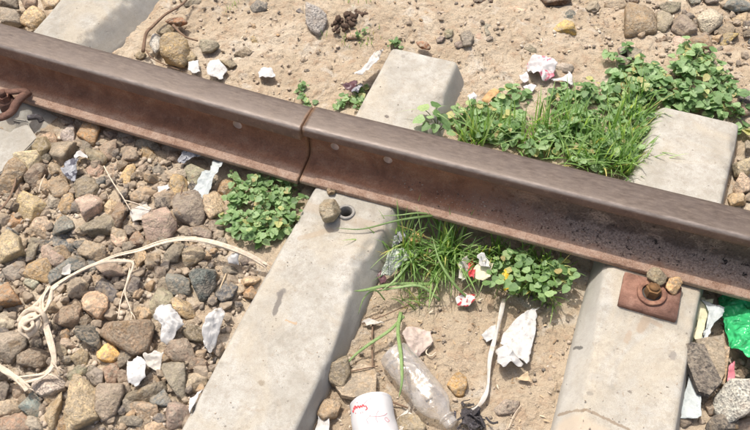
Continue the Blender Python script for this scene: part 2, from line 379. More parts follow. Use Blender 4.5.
def mat_clear():
    m, nt, b = new_mat('dusty_clear_plastic'); L = nt.links; v = coords(nt)
    b.inputs['Base Color'].default_value = (.78, .75, .71, 1); b.inputs['Roughness'].default_value = .13; b.inputs['Specular IOR Level'].default_value = .9
    tr = nt.nodes.new('ShaderNodeBsdfTransparent'); tr.inputs[0].default_value = (.95, .94, .92, 1)
    ms = nt.nodes.new('ShaderNodeMixShader')
    fac = ramp(nt, noise(nt, v, 34, 6, .65, .6), [(.35, (.06, .06, .06)), (.7, (.26, .26, .26))])
    lw = nt.nodes.new('ShaderNodeLayerWeight'); lw.inputs[0].default_value = .35
    L.new(mth(nt, 'MINIMUM', mth(nt, 'ADD', fac, mth(nt, 'MULTIPLY', lw.outputs['Facing'], .45)), .95), ms.inputs[0])
    L.new(tr.outputs[0], ms.inputs[1]); L.new(b.outputs[0], ms.inputs[2])
    bn = bump(nt, b, noise(nt, v, 26, 2, .45, .6), 1., .008)
    gl = nt.nodes.new('ShaderNodeBsdfGlossy'); gl.inputs['Roughness'].default_value = .18; L.new(bn.outputs[0], gl.inputs['Normal'])
    m2 = nt.nodes.new('ShaderNodeMixShader'); L.new(mth(nt, 'ADD', .07, mth(nt, 'MULTIPLY', lw.outputs['Facing'], .35)), m2.inputs[0])
    L.new(ms.outputs[0], m2.inputs[1]); L.new(gl.outputs[0], m2.inputs[2]); L.new(m2.outputs[0], nt.nodes['Material Output'].inputs[0])
    return m

M = dict(
    stone=mat_stone(), granite=mat_granite(), sand=mat_sand(),
    concrete=mat_concrete('weathered_concrete', stains=[
        (at(281.5, 292, -.01), at(274, 313, -.01), .0042, (.15, .135, .12), .85), (at(283, 291, -.01), at(280, 293, -.01), .006, (.17, .155, .14), .8),
        (at(261, 383, -.018), at(261.5, 384, -.018), .0048, (.22, .18, .13), .7), (at(286, 319, -.01), at(295, 322, -.01), .0022, (.42, .27, .13), .6),
        (at(646, 320, -.01), at(640, 331, -.01), .0075, (.30, .22, .15), .55), (at(652, 324, -.01), at(660, 328, -.01), .004, (.32, .24, .17), .5), (at(629, 334, -.01), at(626, 343, -.01), .0042, (.33, .25, .18), .5),
        (at(305, 205, 0), at(392, 232, 0), .010, (.36, .29, .21), .4), (at(612, 262, 0), at(700, 288, 0), .012, (.36, .29, .21), .4), (at(300, 236, 0), at(330, 228, 0), .006, (.33, .26, .18), .5), (at(672, 354, -.01), at(672, 358, -.01), .0055, (.20, .18, .165), .65), (at(577, 343, -.03), at(581, 347, -.03), .0032, (.09, .085, .08), .85),
        (at(590, 379, -.02), at(598, 381, -.02), .006, (.36, .34, .30), .5), (at(629, 392, -.01), at(630, 393, -.01), .0032, (.14, .12, .10), .8), (at(587, 396, -.02), at(591, 397, -.02), .003, (.22, .2, .17), .7),
        (at(562, 407, -.02), at(585, 410, -.012), .0022, (.22, .17, .12), .8), (at(585, 410, -.012), at(628, 430, -.012), .0022, (.22, .17, .12), .8),
        (at(572, 424, -.014), at(600, 440, -.014), .020, (.45, .37, .28), .6),
        (at(386, 116, 0), at(387, 117, 0), .0034, (.12, .10, .09), .85), (at(403, 56, 0), at(404, 57, 0), .004, (.25, .23, .2), .7)]), concrete_grey=mat_concrete('grey_concrete', (.84, .835, .83)),
    rust=mat_rust(), darkrust=mat_rust('dark_rust', (.05, .025, .018), (.13, .065, .045), (.22, .12, .085)), boltrust=mat_rust('bolt_rust', (.06, .03, .012), (.17, .09, .035), (.30, .17, .07)), plate=mat_rust('rusty_plate', (.13, .065, .045), (.26, .135, .095), (.36, .21, .155)),
    leaf=mat_leaf('weed_leaf', (.18, .30, .12), (.34, .47, .24)),
    leaf_single=mat_leaf('broad_leaf', (.19, .31, .125), (.34, .47, .235), island=False),
    grass=mat_leaf('grass_blade', (.21, .35, .115), (.40, .53, .245), .4, .5),
    grass_single=mat_leaf('long_grass_blade', (.26, .37, .14), (.38, .50, .24), .3, .45, island=False),
    stem=mat_plain('green_stem', (.20, .24, .09), .6, .3),
    dry=mat_plain('dry_straw', (.50, .38, .24), .8, .3, 80),
    twig=mat_plain('dry_twig', (.20, .13, .085), .9, .35, 120, .8),
    fibre=mat_plain('dried_fibre', (.64, .535, .41), .75, .28, 150, .8, bd=.0012),
    paper=mat_plain('white_paper', (.57, .56, .54), .65, .10, 60, .35, .15, [(30, .56, .70, (.44, .38, .30)), (120, .62, .68, (.36, .33, .30))], bd=.003),
    paper_dirty=mat_plain('dirty_white_paper', (.55, .52, .47), .75, .2, 60, .5, .1, [(40, .50, .66, (.42, .34, .25))]),
    film=mat_plain('dusty_pale_film', (.50, .41, .35), .6, .2, 60, .8, .1, [(45, .56, .66, (.55, .42, .42))]),
    cream=mat_plain('cream_card', (.70, .66, .46), .7, .15, 60, .3, .1, [(50, .6, .7, (.45, .38, .26))]),
    foil=mat_plain('silver_foil', (.50, .51, .54), .38, .5, 90, 1., 0, [(70, .52, .56, (.12, .12, .15))], .35, bd=.003),
    foil_green=mat_plain('grey_green_wrapper', (.46, .50, .43), .35, .3, 60, 1., 0, [(60, .56, .6, (.25, .30, .26))], .2, bd=.003),
    pink=mat_plain('pink_print', (.62, .20, .24), .5, .2),
    red=mat_plain('red_print', (.55, .05, .06), .5, .2),
    rosy=mat_plain('white_wrapper_with_pink_print', (.60, .57, .56), .55, .1, 45, .5, .1, [(48, .56, .60, (.62, .16, .22)), (80, .62, .68, (.38, .30, .34))]),
    redwhite=mat_plain('red_and_white_wrapper', (.72, .66, .60), .5, .1, 45, .5, .1, [(62, .50, .54, (.48, .05, .06))]),
    yellow=mat_plain('yellow_plastic', (.65, .42, .04), .4, .2),
    orange=mat_plain('dead_leaf', (.50, .30, .13), .7, .3),
    purple=mat_plain('dark_purple_wrapper', (.10, .045, .055), .4, .3),
    black=mat_plain('charred_plastic', (.07, .062, .065), .35, .5, 120, 1., bd=.003, spots=[(150, .58, .64, (.16, .15, .17))]),
    cup=mat_plain('white_cup', (.58, .575, .575), .45, .05, 40, .15, .08),
    clear=mat_clear(),
    green_bag=mat_plain('green_plastic_bag', (.05, .50, .18), .2, .3, 26, 1., .1, bd=.02, spots=[(38, .60, .68, (.10, .42, .18))]),
    pale_strip=mat_plain('pale_blue_plastic', (.50, .545, .54), .45, .12, 60, .6, .15, bd=.002),
    dung=mat_plain('dry_dung', (.15, .095, .065), .95, .5, 150, 1.2, bd=.003),
    dark_hole=mat_plain('dark_plastic_liner', (.06, .055, .05), .6, .2),
    collar=mat_plain('grey_plastic_collar', (.24, .23, .21), .6, .3, 150, .5),
    holelip=mat_plain('painted_lit_hole_wall', (.58, .45, .35), .55, .2),  # pale colour painted in for the sunlight showing inside the rail bolt holes
)

# ------------------------------------------------------------------ ground
def axis(a, b, step, far, grow=1.35):
    v = list(np.arange(a, b+1e-9, step)); s = step
    x = v[-1]
    while x < far: s *= grow; x += s; v.append(x)
    s = step; x = v[0]; left = []
    while x > -far: s *= grow; x -= s; left.append(x)
    return np.array(left[::-1]+v)
xs = axis(-1.30, .70, .0034, 60); ys = axis(-.72, .90, .0034, 60)
X, Y = np.meshgrid(xs, ys, indexing='ij')
fade = np.exp(-np.maximum(0, np.hypot(X+.3, Y)-1.5)*.8)
Z = ground_z(X, Y)
P = np.stack([X.ravel(), Y.ravel(), np.zeros(X.size)], 1)
fine = .0050*fbm(P*28, 3, 11)+.0034*fbm(P*85, 4, 21, .6)
rid = 1-np.abs(fbm(P*17, 4, 31)); fine += .0035*np.clip(fbm(P*60, 2, 77)-.25, 0, 1)*2; fine -= .0045*np.clip((rid-.93)/.07, 0, 1)
Z = Z + fine.reshape(X.shape)*fade
G = obj('ground', np.stack([X.ravel(), Y.ravel(), Z.ravel()], 1), grid_faces(len(xs), len(ys)), M['sand'])
tag(G, 'sandy tan soil under the track', kind='structure')

# ------------------------------------------------------------------ sleepers
def sleeper_mesh(st, far_cap, seed, name):
    """st: rows (y, x_left_ridge, x_right_ridge, z_top, x_left_low, x_right_low, z_low)"""
    st = sorted(st, key=lambda r: -r[0]); st = np.array(st)
    y0, y1 = st[0, 0], st[-1, 0]
    ys_ = np.concatenate([np.arange(y0, -.6, -.006), np.arange(-.6, y1, -.03), [y1]])
    rows = []
    for y in ys_:
        r = [np.interp(-y, -st[:, 0], st[:, k]) for k in range(1, 7)]
        xl, xr, zt, bl, br, zl = r
        poly = [(bl-.012, -.21), (bl, zl), (xl, zt), (xr, zt), (br, zl), (br+.012, -.21)]
        # dense resample with soft corners
        pts = []
        for (a, b, n) in ((0, 1, 3), (1, 2, 10), (2, 3, 26), (3, 4, 10), (4, 5, 3)):
            for k in range(n):
                t = k/n; pts.append((poly[a][0]*(1-t)+poly[b][0]*t, poly[a][1]*(1-t)+poly[b][1]*t))
        pts.append(poly[-1]); q = np.array(pts)
        for _ in range(1):
            q[1:-1] = q[1:-1]*.5+.25*(q[:-2]+q[2:])
        rows.append(np.column_stack([q[:, 0], np.full(len(q), y), q[:, 1]]))
    A = np.array(rows)                       # (ny, ns, 3)
    ny, ns, _ = A.shape
    if far_cap:                              # round the far end
        for i in range(6):
            d = (5-i)/5; s = .007*(1-math.sqrt(max(0, 1-d*d)))
            c = np.array([A[i, :, 0].mean(), 0, -.1])
            A[i, :, 0] -= np.sign(A[i, :, 0]-c[0])*s; A[i, :, 2] -= s
        for k in range(6): A[k, :, 1] = y0 - (k*.0015)
        A[6:, :, 1] = np.minimum(A[6:, :, 1], y0-.012)
    P = A.reshape(-1, 3); nn = fbm(P*14, 4, seed)*.0022 + fbm(P*60, 4, seed+9, .6)*.0011
    ridge = fbm(P*38, 3, seed+30)
    D = np.zeros_like(P); D[:, 2] = nn
    # chips along the ridges
    for col in (13, 39):
        near = np.exp(-((np.tile(np.arange(ns), ny)-col)/1.6)**2)
        D[:, 2] -= near*np.clip(ridge-.10, 0, 1)*.026
    P = P+D
    F = [tuple(f) for f in grid_faces(ny, ns, True)]
    F.append(tuple(range(ns))[::-1]); F.append(tuple(range((ny-1)*ns, ny*ns)))
    me = mesh_np(name, P, F, None)
    bm = bmesh.new(); bm.from_mesh(me); bmesh.ops.recalc_face_normals(bm, faces=bm.faces); bm.to_mesh(me); bm.free()
    return me
def cut(o, cutters):
    """boolean holes through a mesh"""
    for k in cutters:
        bm = bmesh.new(); bm.from_mesh(k.data); bmesh.ops.recalc_face_normals(bm, faces=bm.faces); bm.to_mesh(k.data); bm.free()
        md = o.modifiers.new('b', 'BOOLEAN'); md.object = k; md.operation = 'DIFFERENCE'; md.solver = 'EXACT'
    dg = bpy.context.evaluated_depsgraph_get(); me = bpy.data.meshes.new_from_object(o.evaluated_get(dg))
    o.modifiers.clear(); o.data = me
    for k in cutters: bpy.data.objects.remove(k)
def cyl(r, a, b, n=28, r2=None):
    a = np.array(a, float); b = np.array(b, float)
    return sweep(np.array([a, (a+b)/2, b]), np.linspace(r, r2 or r, 3), np.linspace(r, r2 or r, 3), n)

s2 = empty('concrete_sleeper', (-.19, 0, 0), 'middle concrete sleeper with an open round bolt hole in front of the rail joint', 'railway sleeper', 'concrete sleepers under the rail')
s2st = [(.358, -.264, -.117, 0, -.292, -.088, -.07), (.0, -.268, -.113, 0, -.295, -.078, -.07), (-.125, -.270, -.112, 0, -.298, -.082, -.066),
        (-.137, -.271, -.118, -.005, -.298, -.087, -.066), (-.21, -.273, -.136, -.008, -.300, -.100, -.063), (-.30, -.276, -.120, -.012, -.302, -.099, -.066),
        (-.38, -.280, -.112, -.016, -.304, -.100, -.07), (-.6, -.283, -.116, -.020, -.306, -.104, -.08), (-1.6, -.283, -.116, -.020, -.306, -.104, -.08)]
b2 = bpy.data.objects.new('concrete_body', sleeper_mesh(s2st, True, 3, 'concrete_body')); C.objects.link(b2)
b2.data.materials.append(M['concrete'])
hp = at(346, 212, 0)
hv, hf = cyl(.0125, (hp[0], hp[1], -.06), (hp[0], hp[1], .02))
ho = obj('cutter', hv, hf, M['dark_hole'], smooth=False)
cut(b2, [ho]); b2.parent = s2; b2.matrix_parent_inverse = Matrix.Translation((.19, 0, 0))
def ring(name, c, r0, r1, z0, z1, mat, parent, off=(0, 0, 0), n=36, wob=0.):
    prof = [(r0, z0), (r0, z1-.0007), (r0+.0007, z1), (r1-.0007, z1), (r1, z1-.0007), (r1, z0)]
    V = []
    for i in range(n):
        a = 2*math.pi*i/n; k = 1+wob*math.sin(3*a+1)+wob*.6*math.sin(7*a)
        for r, z in prof: V.append((c[0]+r*k*math.cos(a)-off[0], c[1]+r*k*math.sin(a)-off[1], z-off[2]))
    p = len(prof); F = [(i*p+j, ((i+1) % n)*p+j, ((i+1) % n)*p+(j+1) % p, i*p+(j+1) % p) for i in range(n) for j in range(p)]
    return obj(name, V, F, mat, parent)
ring('bolt_hole_collar', hp, .0118, .0172, -.05, .0022, M['collar'], s2, (-.19, 0, 0))
V, F = cyl(.0122, (hp[0]+.19, hp[1], -.052), (hp[0]+.19, hp[1], -.045)); obj('hole_bottom', V, F, M['dark_hole'], s2)

s3 = empty('concrete_sleeper', (.37, 0, 0), 'right concrete sleeper carrying the square rusty plate', 'railway sleeper', 'concrete sleepers under the rail')
s3st = [(.366, .323, .473, 0, .288, .486, -.06), (.15, .303, .459, 0, .272, .474, -.06), (-.08, .284, .444, 0, .263, .458, -.055), (-.150, .286, .441, 0, .262, .456, -.055),
        (-.163, .288, .440, -.005, .262, .456, -.055), (-.25, .296, .440, -.008, .262, .455, -.055), (-.40, .300, .438, -.010, .263, .452, -.055), (-1.6, .300, .438, -.012, .262, .455, -.06)]
b3 = bpy.data.objects.new('concrete_body', sleeper_mesh(s3st, True, 50, 'concrete_body')); C.objects.link(b3)
b3.data.materials.append(M['concrete'])
b3.parent = s3; b3.matrix_parent_inverse = Matrix.Translation((-.37, 0, 0))

s1 = empty('concrete_sleeper', (-.98, 0, 0), 'left grey concrete sleeper with a broken shoulder beside the rusty clip', 'railway sleeper', 'concrete sleepers under the rail')
s1st = [(.60, -1.085, -.895, 0, -1.12, -.845, -.06), (.26, -1.068, -.927, 0, -1.10, -.878, -.06), (.156, -1.060, -.940, 0, -1.09, -.892, -.06), (.0, -1.052, -.945, 0, -1.08, -.885, -.06),
        (-.055, -1.05, -.93, -.004, -1.08, -.862, -.06), (-.085, -1.05, -.935, -.016, -1.08, -.850, -.065), (-.105, -1.05, -.94, -.030, -1.08, -.852, -.07), (-.14, -1.05, -.93, -.05, -1.08, -.87, -.08), (-.2, -1.05, -.93, -.06, -1.08, -.87, -.08)]
b1 = bpy.data.objects.new('concrete_body', sleeper_mesh(s1st, False, 80, 'concrete_body')); C.objects.link(b1)
b1.data.materials.append(M['concrete_grey'])
b1.parent = s1; b1.matrix_parent_inverse = Matrix.Translation((.98, 0, 0))

# ------------------------------------------------------------------ rails
RH = .1175
def rail_profile(hb=.0868):
    hw = .0325
    half = [(0, 0), (.0675, 0), (.0685, .0015), (.0685, .0085), (.0672, .0105), (.045, .0145), (.022, .019), (.0125, .026), (.0088, .036), (.0075, .055), (.0085, hb-.0148), (.0125, hb-.0078),
            (.0295, hb-.0013), (.0318, hb), (.0325, hb+.0022), (.0325, .1065), (.0318, .1110), (.0300, .1142), (.0268, .1161), (.022, .1168), (.011, .1174), (0, .1175)]
    left = [(-a, b) for a, b in half]                # near side, from the bottom up
    right = [(a, b) for a, b in half][::-1]
    return np.array(left+right[1:-1])
def make_rail(name, x0, x1, loc, yaw, slope, mat, holes, label, seed, hb=.0868):
    pr = rail_profile(hb); n = len(pr)
    xx = np.unique(np.concatenate([[x0, x1], np.arange(max(x0, -1.5), min(x1, .8), .008)]))
    A = np.zeros((len(xx), n, 3))
    A[:, :, 0] = xx[:, None]; A[:, :, 1] = pr[None, :, 0]; A[:, :, 2] = pr[None, :, 1]
    P = A.reshape(-1, 3)
    rough = np.where(P[:, 2] > .10, .15, 1.)
    P[:, 1] += fbm(P*[22, 40, 40], 3, seed)*.0007*rough; P[:, 2] += fbm(P*[22, 40, 40], 3, seed+5)*.0006*rough
    F = [tuple(f) for f in grid_faces(len(xx), n, True)]
    F.append(tuple(range(n))[::-1]); F.append(tuple(range((len(xx)-1)*n, len(xx)*n)))
    root = empty(name, loc, label, 'rail', 'rails meeting at the joint')
    root.rotation_euler = (0, -math.atan(slope), math.atan(yaw))
    me = mesh_np('steel_profile', P, F, mat)
    bm = bmesh.new(); bm.from_mesh(me); bmesh.ops.recalc_face_normals(bm, faces=bm.faces); bm.to_mesh(me); bm.free()
    o = bpy.data.objects.new('steel_profile', me); C.objects.link(o)
    o.data.materials.append(M['holelip'])
    cs = []
    for hx, hz, hr in holes:
        V, F2 = cyl(hr, (hx, -.04, hz), (hx, .04, hz), 24)
        k = obj('cutter', V, F2, M['holelip'], smooth=False); cs.append(k)
    cut(o, cs); o.parent = root
    return root
J = -.3035
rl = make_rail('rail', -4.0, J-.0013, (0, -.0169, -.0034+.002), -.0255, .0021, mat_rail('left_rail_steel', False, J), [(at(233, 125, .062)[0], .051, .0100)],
               'left rail segment of rusty steel ending at the joint, clean web with one bolt hole', 11)
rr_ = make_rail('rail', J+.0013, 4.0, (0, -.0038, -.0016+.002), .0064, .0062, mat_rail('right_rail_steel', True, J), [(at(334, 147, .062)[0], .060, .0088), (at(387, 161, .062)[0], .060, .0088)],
                'right rail segment of rusty steel with two bolt holes and gritty black dirt', 12, .0955)

# grit lying in the corner of the right rail (crumbs no one could count)
def ico(sub):
    bm = bmesh.new(); bmesh.ops.create_icosphere(bm, subdivisions=sub, radius=1)
    V = np.array([v.co[:] for v in bm.verts]); F = np.array([[v.index for v in f.verts] for f in bm.faces]); bm.free(); return V, F
I1, F1 = ico(1); I4, F4 = ico(4); I3, F3 = ico(3)
def crumbs(name, pts, rad, mat, parent=None, flat=.7):
    n = len(pts); pts = np.asarray(pts)
    V = I1[None]*rad[:, None, None]*(1+.45*rng.uniform(-1, 1, (n, len(I1), 1)))
    V = V*np.stack([rng.uniform(.55, 1.45, n), rng.uniform(.55, 1.45, n), np.full(n, flat)], 1)[:, None, :]
    V = V+pts[:, None, :]
    F = F1[None]+(np.arange(n)*len(I1))[:, None, None]
    return obj(name, V.reshape(-1, 3), F.reshape(-1, 3), mat, parent, smooth=False)
def mat_crumb(name, stops):
    m, nt, b = new_mat(name); g = nt.nodes.new('ShaderNodeNewGeometry')
    nt.links.new(ramp(nt, g.outputs['Random Per Island'], stops, 'LINEAR'), b.inputs['Base Color']); b.inputs['Roughness'].default_value = .95
    bump(nt, b, noise(nt, coords(nt), 500, 4), .5, .001)
    return m
n = 1900
gx = rng.uniform(-.12, .80, n); gy = -.012-rng.beta(1.3, 2.2, n)*.046
gy2 = -np.array(gy)
gzv = np.interp(gy2, [0, .0088, .0125, .022, .045, .0672], [.04, .036, .026, .019, .0145, .0105])
keep = rng.uniform(0, 1, n) < np.clip((gx+.16)/.2, .1, 1)
gp = np.stack([gx, gy-.0038+.0064*gx, gzv+.0004+.0062*gx], 1)[keep]
gr = rng.uniform(.0004, .0014, keep.sum())*np.clip(rng.exponential(.6, keep.sum())+.35, .3, 1.5)
crumbs('rail_grit', gp, gr, mat_crumb('grit', [(0, (.05, .035, .028)), (.2, (.20, .13, .095)), (.55, (.36, .26, .19)), (1, (.50, .40, .31))]))
tag(bpy.data.objects['rail_grit'], 'dark grit lying in the web corner of the right rail', 'grit', kind='stuff')

# ------------------------------------------------------------------ fastenings
pl = at(648, 298, .006); rzp = math.atan2(*(at(674, 323, .006)-at(614, 304, .006))[[1, 0]])
plate = empty('base_plate', (pl[0]+.002, pl[1]+.003, 0), 'square rusty iron plate with a round bolt collar on the right sleeper', 'base plate')
def rounded_box(hx, hy, z0, z1, bev=.0012, seg=2):
    bm = bmesh.new(); bmesh.ops.create_cube(bm, size=1)
    for v in bm.verts: v.co = Vector((v.co.x*2*hx, v.co.y*2*hy, z0 if v.co.z < 0 else z1))
    bmesh.ops.bevel(bm, geom=bm.edges[:], offset=bev, segments=seg, affect='EDGES')
    V = np.array([v.co[:] for v in bm.verts]); F = [[v.index for v in f.verts] for f in bm.faces]; bm.free(); return V, F
plate.rotation_euler[2] = rzp+.04
V, F = rounded_box(.048, .0335, -.002, .0135)
po = obj('plate', V, F, M['plate'], plate)
ring('collar', (.001, .001), .0165, .0245, .010, .0190, M['rust'], plate, wob=.02)
V, F = cyl(.0162, (.001, .001, .010), (.001, .001, .0150)); obj('socket', V, F, M['dark_hole'], plate)
V, F = cyl(.0135, (.001, .001, .010), (.0015, .003, .0300), 6, .0128); obj('nut', V, F, M['boltrust'], plate, smooth=False)
V, F = cyl(.0085, (.0015, .003, .029), (.0018, .0036, .0345), 18, .0078); obj('bolt', V, F, M['boltrust'], plate)

# rusty clip on the left sleeper
cl = empty('rail_clip', tuple(at(12, 108, .01)), 'rusty curved rail clip with its bolt at the left edge beside the rail foot', 'rail clip')
cb = np.array(cl.location)
pa = [at(28,93,.024), at(22,97,.030), at(16,104,.026), at(12,111,.018), at(5,116,.010), at(-6,118,.008), at(-18,116,.006)]
V, F = sweep(catmull([p-cb for p in pa], 8), .0098, .0068, 12); obj('clip_arm', V, F, M['darkrust'], cl)
pa = [at(28,93,.022), at(22,91,.024), at(12,92,.024), at(2,92,.024)]
V, F = sweep(catmull([p-cb for p in pa], 8), .0075, .0050, 12); obj('clip_toe', V, F, M['darkrust'], cl)
q = at(2, 94, .03)-cb
V, F = cyl(.0125, (q[0], q[1], -.03), (q[0], q[1], .016), 6); obj('nut', V, F, M['rust'], cl, smooth=False)
V, F = cyl(.0075, (q[0], q[1], .014), (q[0], q[1], .026), 20); obj('bolt', V, F, M['darkrust'], cl)
V, F = cyl(.0175, (q[0], q[1], -.034), (q[0], q[1], .004), 28); obj('washer', V, F, M['darkrust'], cl)
bk = [at(28, 118, .0)-cb, at(38, 117, .0)-cb, at(42, 122, -.01)-cb]
V, F = sweep(catmull(bk, 4), .006, .006, 8); o = obj('rubber_pad', V, F, M['black'], cl)

# ------------------------------------------------------------------ stones
COL = dict(tan=(.36, .285, .205), ltan=(.44, .37, .285), brown=(.26, .215, .17), grey=(.25, .24, .22), dgrey=(.10, .102, .105), blue=(.15, .175, .195),
           green=(.25, .25, .20), ochre=(.42, .305, .175), pink=(.36, .305, .265), pale=(.34, .325, .295), rust=(.32, .16, .09), dbrown=(.13, .085, .06),
           yellow=(.55, .40, .17), gbrown=(.235, .215, .185), white=(.40, .39, .37), mauve=(.25, .215, .18), slate=(.115, .11, .11), chalk=(.33, .29, .24))
def stone_verts(poly, H, sharp, s, fac=1.):
    """polygon (local metres) -> a faceted, slightly worn stone of full height H"""
    r = np.random.default_rng(s); Ns = []; hs = []; poly = [np.array(q) for q in poly]
    while len(poly) > 4+(s % 3):                    # keep the strongest corners
        m_ = len(poly); ar_ = [abs(np.cross(poly[i]-poly[i-1], poly[(i+1) % m_]-poly[i])) for i in range(m_)]
        i = int(np.argmin(ar_))
        if ar_[i] > .30*max(ar_): break
        poly.pop(i)
    poly = np.array(poly); n = len(poly); fac = fac*r.choice([.45, .8, 1.2])
    ar = 0
    for i in range(n):
        a, b = poly[i], poly[(i+1) % n]; ar += a[0]*b[1]-b[0]*a[1]
    if ar < 0: poly = poly[::-1]
    R = np.sqrt((poly**2).sum(1)).mean()
    for i in range(n):
        a, b = poly[i], poly[(i+1) % n]; e = b-a; l = np.hypot(*e)
        if l < 1e-6: continue
        nn = np.array([e[1], -e[0]])/l; h = max(nn@a, R*.35)
        t = r.uniform(-.38, .08) if r.random() < .64 else r.uniform(.4, .95)
        Ns.append((nn[0]*math.cos(t), nn[1]*math.cos(t), math.sin(t))); hs.append(h*math.cos(t)+r.uniform(0, .10)*H*max(0, math.sin(t)))
        if r.random() < .5: continue
        t = r.uniform(-.8, -.4)
        Ns.append((nn[0]*math.cos(t), nn[1]*math.cos(t), math.sin(t))); hs.append(h*(1.0)*math.cos(t)+.22*H*abs(math.sin(t)))
    t, a = r.uniform(.10, .55), r.uniform(0, 6.28)
    Ns.append((math.cos(a)*math.sin(t), math.sin(a)*math.sin(t), math.cos(t))); hs.append(.5*H)
    a0 = r.uniform(0, 6.28); nk = r.integers(1, 4)
    for k in range(nk):
        t, a = r.uniform(.4, 1.0), a0+k*6.28/nk+r.uniform(-.7, .7)
        Ns.append((math.cos(a)*math.sin(t), math.sin(a)*math.sin(t), math.cos(t)))
        hs.append((.5*H*math.cos(t)+R*math.sin(t))*r.uniform(.46, .80))
    Ns.append((0, 0, -1)); hs.append(.5*H)
    Ns = np.array(Ns); hs = np.array(hs)
    D = I4; q = np.clip(D@Ns.T/hs, 0, None)
    rad = 1/((q**sharp).sum(1)**(1/sharp))
    P = D*rad[:, None]
    for _ in range(int(r.integers(1, 4))):         # struck-off flakes: small flat facets with crisp edges
        n3 = r.normal(0, 1, 3); n3[2] = abs(n3[2])*1.1+.4; n3 /= np.linalg.norm(n3); dn = P@n3; h_ = dn.max()*r.uniform(.70, .90)
        msk = dn > h_; P[msk] *= (h_/dn[msk])[:, None]
    k = fac
    P = P*(1+.020*k*fbm(D*4.+s, 4, s % 97, .6))[:, None]
    P = P+D*(.0012*k*fbm(P*190+s, 4, 5, .65)+.0009*k*np.abs(fbm(P*330, 2, 9)))[:, None]*min(1.3, R/.022)
    return P
STN = [0]
COLN = {'tan': 'tan', 'ltan': 'pale tan'}
stone_polys = []
HERO = []
def near_label(x, y, col):
    w = dict(tan='tan', brown='brown', gbrown='dull brown', ltan='cream', mauve='purplish', grey='grey', blue='blue grey', pink='pinkish', ochre='orange')[col]
    hx = min(HERO, key=lambda h: (h[0][0]-x)**2+(h[0][1]-y)**2)
    # left/right and up/down as the photograph shows them
    v = np.array([x-hx[0][0], y-hx[0][1], 0.]); a, b = float(v@RT), float(v@UP)
    d = ('right of' if a > 0 else 'left of') if abs(a) > abs(b) else ('above' if b > 0 else 'below')
    words = hx[1].replace(',', '').split()
    stop = [i for i, t in enumerate(words) if i > 4 and t in ('in', 'at', 'left', 'right', 'below', 'above', 'beside', 'the', 'and', 'near', 'touching', 'of', 'on', 'behind', 'with', 'between', 'just')]
    words = words[:8]
    while words[-1] in ('in', 'at', 'the', 'and', 'of', 'on', 'with', 'a', 'left', 'right', 'to', 'upper', 'below', 'above', 'behind', 'between', 'near', 'just', 'beside', 'big', 'by', 'under', 'two'): words.pop()
    return f"small {w} stone just {d} the {' '.join(words)}" 
def stone(px, col, label, g0=-.046, hf=.70, sharp=None, mat='stone', name='ballast_stone', cat='stone', group='ballast stones and rubble beside the rails', lift=.34, fac=1., crop=None, maxh=.06):
    STN[0] += 1; s = STN[0]*13+5; r = random.Random(s)
    if crop:
        ox, oy, k = crop; px = [(ox+x/k, oy+y/k) for x, y in px]
    size = math.sqrt(sum(px[i][0]*px[(i+1) % len(px)][1]-px[(i+1) % len(px)][0]*px[i][1] for i in range(len(px)))**2)/2
    size = math.sqrt(size)*.0021
    H = min(hf*size*r.uniform(.85, 1.15), maxh)
    zc = g0+lift*H
    W = np.array([at(x, y, zc) for x, y in px])
    c = W.mean(0); gg = gz(c[0], c[1]) if g0 is None else g0
    loc = np.array([c[0], c[1], zc])
    stone_polys.append((c[:2], W[:, :2])); HERO.append((c[:2], label))
    V = stone_verts((W[:, :2]-c[:2])*1.04, H, sharp or r.choice([60, 90, 140]), s, fac)
    o = obj(name, V, F4, M[mat], None, True, loc)
    k = [q*r.uniform(.92, 1.08) for q in COL[col]]
    o.color = (*k, 1)
    tag(o, label, cat, group); return o

